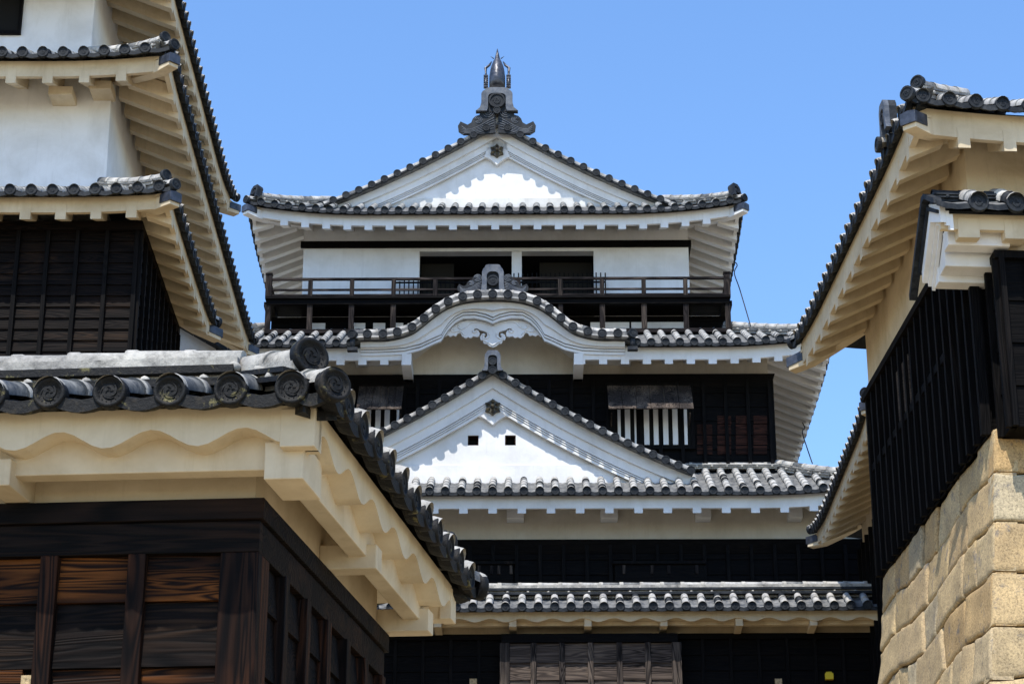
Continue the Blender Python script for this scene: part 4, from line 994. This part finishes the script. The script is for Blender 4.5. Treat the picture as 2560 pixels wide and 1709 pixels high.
# eaves: wavy fascia, under-board, beam, brackets
SN.fascia('F', gh, 'bounce_cream_plaster', wave=(.46, .046, .15), th=.138); SN.fascia('R', gh, 'bounce_cream_plaster', wave=(.5, .05, .30), th=.138)
def slabbox(x0, x1, y0, y1, z0, z1_, nm, mt='bounce_cream_plaster', bv=.006, par=gh):
    mb = MB(); mb.box(x0, x1, y0, y1, z0, z1_); return mb.build(nm, mt, par, bv)
fb = ez - .235
mb = MB(); mb.box(-5, -.12, .22, .6, fb + .121, fb + .15); mb.box(-.6, -.22, .6, 3.40, fb + .122, fb + .151); mb.build('soffit', 'bounce_cream_plaster', gh)
# corner block where the fascias meet
slabbox(-.27, -.096, .096, .17, fb - .016, ez - .05, 'corner_block'); slabbox(-.17, -.094, 3.29, 3.425, fb - .016, ez - .05, 'corner_block')
bz0, bz1 = fb - .085, fb + .12
slabbox(-5, -.235, .235, .34, bz0, bz1, 'eave_beam'); slabbox(-.34, -.236, .342, 3.30, bz0 + .001, bz1, 'eave_beam')
for q in (-1.70, -3.1): slabbox(q - .065, q + .065, .17, .52, bz0 - .07, bz0 + .07, 'bracket') if q < -.3 else None
# corner bracket, set square and projecting
slabbox(-.36, -.165, .16, .5, bz0 - .075, bz0 + .12, 'bracket')
for q in (1.785, 3.11): slabbox(-.50, -.18, q - .065, q + .065, bz0 - .07, bz0 + .07, 'bracket')
# plaster frieze
wt = FN.Y(669, 1246, .46).z
slabbox(-4.9, -.50, .50, 3.05, wt - .05, fb + .12, 'frieze', bv=0)
# timber walls
wo = .47
mb = MB(); mb.box(-4.9, -wo - .05, wo + .05, 3.05, 3.0, wt - .03); mb.build('inner_wall', 'charred_wood', gh)
slabbox(-4.9, -wo + .035, wo - .035, wo + .05, wt - .11, wt, 'top_rail', 'near_beam', .004)
slabbox(-wo - .05, -wo + .034, wo + .051, 3.12, wt - .11, wt - .001, 'top_rail', 'near_beam', .004)
slabbox(-4.9, -wo + .012, wo - .012, wo + .05, wt - .275, wt - .112, 'lintel', 'near_beam', .004)
slabbox(-wo - .05, -wo + .011, wo + .051, 3.10, wt - .275, wt - .112, 'lintel', 'near_beam', .004)
slabbox(-wo - .18, -wo + .014, wo - .014, wo + .05, 3.0, wt - .276, 'corner_post', 'near_post', .006)
slabbox(-wo - .05, -wo + .013, wo + .051, wo + .18, 3.0, wt - .276, 'corner_post', 'near_post', .006)
bx = [-wo - .60, -wo - 1.045, -wo - 1.5, -wo - 1.95]
for x in bx: slabbox(x - .045, x + .045, wo - .022, wo + .05, 3.0, wt - .276, 'batten', 'near_post', .005)
by_ = [wo + .46 + .42 * i for i in range(6)]
for y in by_: slabbox(-wo - .05, -wo + .03, y - .04, y + .04, 3.0, wt - .276, 'batten', 'near_post', .005)
zs = [wt - .276, FN.Y(500, 1500, wo).z, FN.Y(500, 1664, wo).z]
while zs[-1] > 3.2: zs.append(zs[-1] - .32)
edges = [-wo - .18] + bx
for r__, (za, zb_) in enumerate(zip(zs, zs[1:])):
    for i, (xb_, xa_) in enumerate(zip(edges, edges[1:] + [-4.9])):
        mb = MB(); mb.hexa([(xa_, wo + .005, zb_ + .002), (xb_, wo + .005, zb_ + .002), (xb_, wo + .049, zb_ + .002), (xa_, wo + .049, zb_ + .002), (xa_, wo + .028, za), (xb_, wo + .028, za), (xb_, wo + .049, za), (xa_, wo + .049, za)])
        if r__ == 2 and i == 2: continue
        mb.build('board', 'worn_board' if r__ % 2 == 0 else 'dark_board', gh, .002)
    yy = [wo + .18] + by_ + [3.05]
    for ya, yb2 in zip(yy, yy[1:]):
        mb = MB(); mb.hexa([(-wo - .049, ya, zb_ + .002), (-wo - .005, ya, zb_ + .002), (-wo - .005, yb2, zb_ + .002), (-wo - .049, yb2, zb_ + .002), (-wo - .049, ya, za), (-wo - .028, ya, za), (-wo - .028, yb2, za), (-wo - .049, yb2, za)])
        mb.build('board', 'dark_board', gh, .002)
# granite seen in the loophole at the bottom left
a = FN.Y(55, 1688, wo); b_ = FN.Y(118, 1709, wo)
slabbox(a.x, b_.x, wo - .01, wo + .045, a.z - .2, a.z, 'loophole', 'granite', 0); slabbox(edges[3], a.x - .002, wo + .006, wo + .049, zs[3], zs[2], 'board', 'worn_board', .002); slabbox(b_.x + .002, edges[2], wo + .006, wo + .049, zs[3], zs[2], 'board', 'worn_board', .002)
mb = MB(); mb.box(-4.95, -wo + .1, wo - .1, 3.2, 0, 3.0); mb.build('stone_base', 'granite', gh)

SHEAR = 0.0
# ============================================================ RIGHT TURRET
TR = R(3.6); TX, TY = 4.43, 22.5
tu = thing('corner_turret', 'black boarded turret with long cream rafters on top of the stone wall at the right', 'turret', (TX, TY, 0), TR)
FT = Frame(TX, TY, TR)
tz = FT.Y(2412, 253, 0).z - .055
ST = Skirt(0, 7.5, 0, 7.3, tz, 1.6, .85, .78, .10, 1.8, .36, pitch=.3, rp=.52, soff=.50, dr=.086, curve=.1, fo=.17)
r_ = part('roof', tu); mb = MB(); ST.tiles(mb, 'FLR', mats=(0, 1, 2, 3)); ST.slab(mb, 'FRLB')
mb.hexa([(1.4, 1.4, tz + .6), (6.1, 1.4, tz + .6), (6.1, 5.9, tz + .6), (1.4, 5.9, tz + .6), (3.2, 3.2, tz + 1.3), (4.2, 3.2, tz + 1.3), (4.2, 4.8, tz + 1.3), (3.2, 4.8, tz + 1.3)], 3); mb.build('tiles', TM, r_)
for sd_ in 'FL': ST.fascia(sd_, r_, 'bounce_cream_plaster')
ST.soffit(r_, 'FL', 'bounce_cream_plaster'); ST.rafters(r_, 'FL', 'bounce_cream_plaster', rw=.14, rd=.12)
for c_ in ('FL', 'BL'): ST.hip_rafter(c_, r_, 'bounce_cream_plaster'); 
ST.hip('FL', r_, m=HM, u1=.9); ST.hip('BL', r_, m=HM)
mb = MB(); onigawara(mb, (-.06, .95, tz + .12), (-1, 0, 0), .3, .4); barrel(mb, [V((-.12, 1.1, tz + .05)), V((.2, 1.1, tz + .1)), V((.6, 1.1, tz + .3))], (0, 1, 0), .08, 1, 3); disc(mb, (-.14, 1.1, tz + .05), (-1, 0, 0), .095, 2); mb.build('ogre_tile', ['blue_tile', 'sunlit_limed_tile', 'shaded_tile', 'lime_mortar'], r_)
# walls
twx = .80; stop = FT.X(2171, 977, twx).z; yend = FT.X(2171, 977, twx).y
sb = FT.X(2213, 1426, twx + .03).z
mb = MB(); mb.box(twx + .05, 6.9, .95, 6.5, stop - .05, tz + .25); mb.build('white_wall', 'bounce_cream_plaster', tu)
mb = MB(); cladding(mb, (twx + .08, 6.4, 0), (0, -1, 0), (-1, 0, 0), 5.45, sb, stop - .08, .35, .33, .07, mb, m=0, m2=1, bt=.07)
mb.box(twx + .07, 6.9, .99, 6.45, sb, stop - .02); mb.box(twx - .06, twx + .1, .95, 6.5, stop - .10, stop - .001, 1)
mb.box(twx - .006, twx + .06, 2.2, 6.4, (sb + stop) / 2 + .15, (sb + stop) / 2 + .25, 1)
for k in range(5): mb.box(twx + .012, twx + .06, 4.1 + k * .17, 4.1 + k * .17 + .15, (sb + stop) / 2 + .26, stop - .35, 2)
mb.build('black_timber_wall', ['charred_wood', 'charred_post', 'grey_board'], tu)
# projecting stone-drop box at the near corner
P0 = FT.Y(2497, 632, .42); bx_ = P0.x; bt_ = P0.z
mb = MB(); bbz = FT.Y(2530, 1068, .42).z
cladding(mb, (bx_, .42, 0), (1, 0, 0), (0, -1, 0), 5.0, bbz, bt_ - .08, .5, .3, .06, mb, m=0, m2=1); cladding(mb, (bx_, 2.0, 0), (0, -1, 0), (-1, 0, 0), 1.58, bbz, bt_ - .08, .5, .3, .06, mb, m=0, m2=1)
mb.box(bx_ + .02, bx_ + 5, .45, 2.0, bbz, bt_ - .02); mb.box(bx_ - .07, bx_ + 5, .34, .43, bt_ - .09, bt_, 1); mb.box(bx_ - .069, bx_ + .03, .43, 2.0, bt_ - .089, bt_ - .001, 1)
mb.build('projecting_box', ['charred_wood', 'charred_post'], tu)
# small roof over the box
Q0 = FT.Y(2335, 505, -.02)
lz = FT.Y(2460, 508, -.02).z
SL = Skirt(Q0.x + .02, Q0.x + 6, -.02, 2.3, lz, .75, .42, .42, .0, 1, .24, pitch=.42, rp=.52, soff=.1, dr=.115, curve=0)
lr = part('small_roof', tu); mb = MB(); SL.tiles(mb, 'F', mats=(0, 1, 2, 3))
yr, zr_, ye, ze_ = .50, lz + .24, 1.05, lz - .30      # ridge and rear edge
mb.hexa([(SL.x0 + .03, .1, lz - .08), (SL.x1, .1, lz - .08), (SL.x1, yr, zr_ - .1), (SL.x0 + .03, yr, zr_ - .1), (SL.x0 + .03, .1, lz - .04), (SL.x1, .1, lz - .04), (SL.x1, yr, zr_ - .05), (SL.x0 + .03, yr, zr_ - .05)], 0)
mb.hexa([(SL.x0 + .03, yr + .001, zr_ - .1), (SL.x1, yr + .001, zr_ - .1), (SL.x1, ye, ze_ - .1), (SL.x0 + .03, ye, ze_ - .1), (SL.x0 + .03, yr + .001, zr_ - .03), (SL.x1, yr + .001, zr_ - .03), (SL.x1, ye, ze_ - .03), (SL.x0 + .03, ye, ze_ - .03)], 0)
def vz(y): return lz + .30 * y / yr if y < yr else zr_ + (ze_ - zr_) * (y - yr) / (ye - yr)
for k in range(13):
    y0_ = -.02 + k * .105; mb.obox((SL.x0 + .02, y0_ + .05, (vz(y0_) + vz(y0_ + .1)) / 2 + .03), (.045, 0, 0), (0, .05, (vz(y0_ + .1) - vz(y0_)) / 2), (0, .006, .035), 0)
mb.build('tiles', TM, lr)
mb = MB(); stack(mb, [V((SL.x0 + .1, yr, zr_ - .02)), V((SL.x0 + 1.0, yr, zr_ - .02))], V((0, 1, 0)), .13, .2, .05); mb.build('ridge', ['shaded_tile', 'shaded_tile', 'shaded_tile', 'shaded_tile'], lr)
SL.fascia('F', lr, 'bounce_cream_plaster')
mb = MB()
for xa_, xb_, dt, db in ((.06, .12, .02, .24), (.121, .16, .10, .28), (.161, .20, .14, .33)):
    for ya, yb2 in ((.06, yr), (yr, ye - .03)):
        mb.hexa([(SL.x0 + xa_, ya, vz(ya) - db), (SL.x0 + xb_, ya, vz(ya) - db), (SL.x0 + xb_, yb2, vz(yb2) - db), (SL.x0 + xa_, yb2, vz(yb2) - db), (SL.x0 + xa_, ya, vz(ya) - dt), (SL.x0 + xb_, ya, vz(ya) - dt), (SL.x0 + xb_, yb2, vz(yb2) - dt), (SL.x0 + xa_, yb2, vz(yb2) - dt)])
mb.build('verge_board', 'white_plaster', lr)
for q, dz in ((.40, .0), (.92, .22)):
    mb = MB(); mb.box(SL.x0 + .19, bx_ + .1, q - .10, q + .10, lz - .36 - dz, lz - .14 - dz); mb.build('bracket', 'white_plaster', lr, .008)
mb = MB(); mb.box(SL.x0 + .21, bx_ + .3, .56, 1.0, lz - .50, lz - .12); mb.build('cheek', 'white_plaster', lr, .01)
mb = MB(); mb.box(bx_ + .02, SL.x1, .46, 1.0, bt_ - .05, lz + .05); mb.box(SL.x0 + .27, SL.x1, .2, .46, lz - .17, lz - .101); mb.build('frieze', 'bounce_cream_plaster', lr)
SL.rafters(lr, 'F', 'bounce_cream_plaster', rw=.24, rd=.10)

# ============================================================ STONE WALL
sw = thing('stone_wall', 'tall battered wall of fitted tan granite blocks under the right turret', 'stone wall', (TX, TY, 0), TR)
SY0 = .80; SX0 = twx + .07; cor0 = FT.Y(2499, 1062, SY0); sb = (sb + cor0.z) / 2
FLR = .10
def stone(face, q0, q1, h0, h1, jit=(0, 0, 0, 0), jz=(0, 0, 0, 0), off_=0):
    """one dressed block; face 'L' looks to -x, 'F' looks to -y; q along the face, h depth below the top"""
    mb = MB(); FS = [0, .02, .05, .12, .2, .3, .4, .5, .6, .7, .8, .88, .95, .98, 1]; K, M = 14, 14; P_ = []; sd_ = rnd.uniform(0, 99); tx, ty_ = rnd.uniform(-.025, .025), rnd.uniform(-.025, .025)
    if q0 == 0: tx = ty_ = 0
    g_ = .009
    for j in range(M + 1):
        row = []
        for i in range(K + 1):
            f, e = FS[i], FS[j]
            q = (q0 + jit[0]) * (1 - f) * (1 - e) + (q1 + jit[1]) * f * (1 - e) + (q1 + jit[2]) * f * e + (q0 + jit[3]) * (1 - f) * e
            h = (h0 + jz[0]) * (1 - f) * (1 - e) + (h0 + jz[1]) * f * (1 - e) + (h1 + jz[2]) * f * e + (h1 + jz[3]) * (1 - f) * e
            q += g_ * (1 - 2 * f); h += g_ * (1 - 2 * e)
            wv = noise.noise(V((q * 1.1, h * 1.1, 5.5 + (face == 'F') * 9))) * .035
            kk = min(1, max(0, q) / .6) * min(1, max(0, h) / .4); q += noise.noise(V((q * .7, h * .9, 5.5))) * .10 * kk; h += (noise.noise(V((q * .55, h * .55, 15.5))) * .22 + noise.noise(V((q * 5, h * 5, 3.3))) * .018) * kk
            dd = min(f, 1 - f) * abs(q1 - q0), min(e, 1 - e) * abs(h1 - h0); ed = min(dd)
            b0 = -.04 * math.exp(-ed / .012) + noise.noise(V((q * 2.0 + sd_, h * 2.0, sd_))) * .02 + noise.noise(V((q * 9, h * 9, sd_))) * .012 + off_ + (f - .5) * tx + (e - .5) * ty_
            B = .10 * h + .010 * h * h
            if face == 'L': p = V((SX0 - B - b0, SY0 - B + q, sb - h))
            else: p = V((SX0 - B + q, SY0 - B - b0, sb - h))
            row.append(p)
        P_.append(row)
    ids = [mb.vv(*r) for r in P_]
    for a, b_ in zip(ids, ids[1:]):
        for i in range(K): mb.face((a[i], a[i + 1], b_[i + 1], b_[i]), 0, True)
    inn = V((.22, 0, 0)) if face == 'L' else V((0, .22, 0))
    bd = ids[0] + [r[-1] for r in ids[1:]] + ids[-1][::-1][1:] + [r[0] for r in ids[::-1][1:-1]]
    bk = mb.vv(*[mb.v[k] + inn for k in bd])
    for k in range(len(bd)): mb.face((bd[k], bd[(k + 1) % len(bd)], bk[(k + 1) % len(bd)], bk[k]))
    mb.build('stone', 'granite', sw)
hs2 = [0, .52, 1.10, 1.68, 2.30, 2.9, 3.5, 4.2]
for r_i, (h0, h1) in enumerate(zip(hs2, hs2[1:])):
    cl = .75 if r_i % 2 == 0 else 1.25; cf = 1.25 if r_i % 2 == 0 else .7
    stone('L', .0, cl, h0, h1, jit=(0, 0, 0, 0)); stone('F', .0, cf, h0, h1)
    x = cf
    while x < 4: wv_ = rnd.uniform(.6, 1.1); stone('F', x, x + wv_, h0, h1); x += wv_
    q = cl; ht0, ht1 = h0, h1; prev = (0, 0)
    while q < 5.6:
        L_ = rnd.uniform(.5, 1.25); L_ = 5.75 - q if q + L_ > 5.2 else L_
        tl = rnd.uniform(-.16, .16) if L_ < 1.3 and q + L_ < 5.2 else 0
        stone('L', q, q + L_, h0, h1, jit=(0, 0, tl, prev[1]), off_=rnd.uniform(-.025, .025)); prev = (0, tl); q += L_
mb = MB(); 
for h0, h1 in zip(hs2, hs2[1:]):
    B0 = .10 * h0 + .01 * h0 * h0 - .09; B1 = .10 * h1 + .01 * h1 * h1 - .09
    mb.hexa([(SX0 - B1, SY0 - B1, sb - h1), (SX0 + 6, SY0 - B1, sb - h1), (SX0 + 6, SY0 + 5.6, sb - h1), (SX0 - B1, SY0 + 5.6, sb - h1), (SX0 - B0, SY0 - B0, sb - h0 - .001), (SX0 + 6, SY0 - B0, sb - h0 - .001), (SX0 + 6, SY0 + 5.6, sb - h0 - .001), (SX0 - B0, SY0 + 5.6, sb - h0 - .001)])
B1 = .10 * 4.2 + .01 * 4.2 ** 2 - .09; zq = sb - 4.2
mb.hexa([(SX0 - B1 - 1.8, SY0 - B1 - 1.8, 0), (SX0 + 6, SY0 - B1 - 1.8, 0), (SX0 + 6, SY0 + 5.6, 0), (SX0 - B1 - 1.8, SY0 + 5.6, 0), (SX0 - B1, SY0 - B1, zq), (SX0 + 6, SY0 - B1, zq), (SX0 + 6, SY0 + 5.6, zq), (SX0 - B1, SY0 + 5.6, zq)])
mb.build('wall_core', 'gap', sw)

# ============================================================ FAR RIGHT TURRET
fa = thing('small_turret', 'smaller turret with a steep dark tiled eave behind the right black wall, beside the keep', 'turret', (5.6, 33.7, 0), 0)
FF = Frame(5.6, 33.7, 0); fz = FF.Y(2140, 1030, 0).z
fz = FF.X(2110, 1150, 0).z
SF = Skirt(0, 6, 0, 7.1, fz, 1.2, .6, .8, .18, 1.6, .27, rp=.46, soff=.46, dr=.084)
r_ = part('roof', fa); mb = MB(); SF.tiles(mb, 'FL', mats=(0, 1, 2, 3)); SF.slab(mb, 'FLB'); mb.box(1.1, 5, 1.1, 6, fz + .45, fz + .6); mb.build('tiles', TM, r_)
for sd_ in 'FL': SF.fascia(sd_, r_, 'bounce_cream_plaster')
SF.soffit(r_, 'FL', 'bounce_cream_plaster'); SF.rafters(r_, 'FL', 'bounce_cream_plaster', rw=.15, rd=.11)
for c_ in ('FL', 'BL'): SF.hip_rafter(c_, r_, 'bounce_cream_plaster'); SF.hip(c_, r_, m=HM)
mb = MB(); mb.box(.82, 5.5, .82, 6.3, fz - .45, fz + .3); mb.build('white_wall', 'bounce_cream_plaster', fa)
mb = MB(); cladding(mb, (.8, 6.3, 0), (0, -1, 0), (-1, 0, 0), 5.5, 6, fz - .45, .3, .45, .07, mb, m=0, m2=1); mb.box(.82, 5.5, .8, 6.3, 3, fz - .451); mb.build('black_timber_wall', ['charred_wood', 'charred_post'], fa)
mb = MB(); mb.box(.6, 5.6, .6, 6.4, 0, 3); mb.build('stone_base', 'granite', fa)
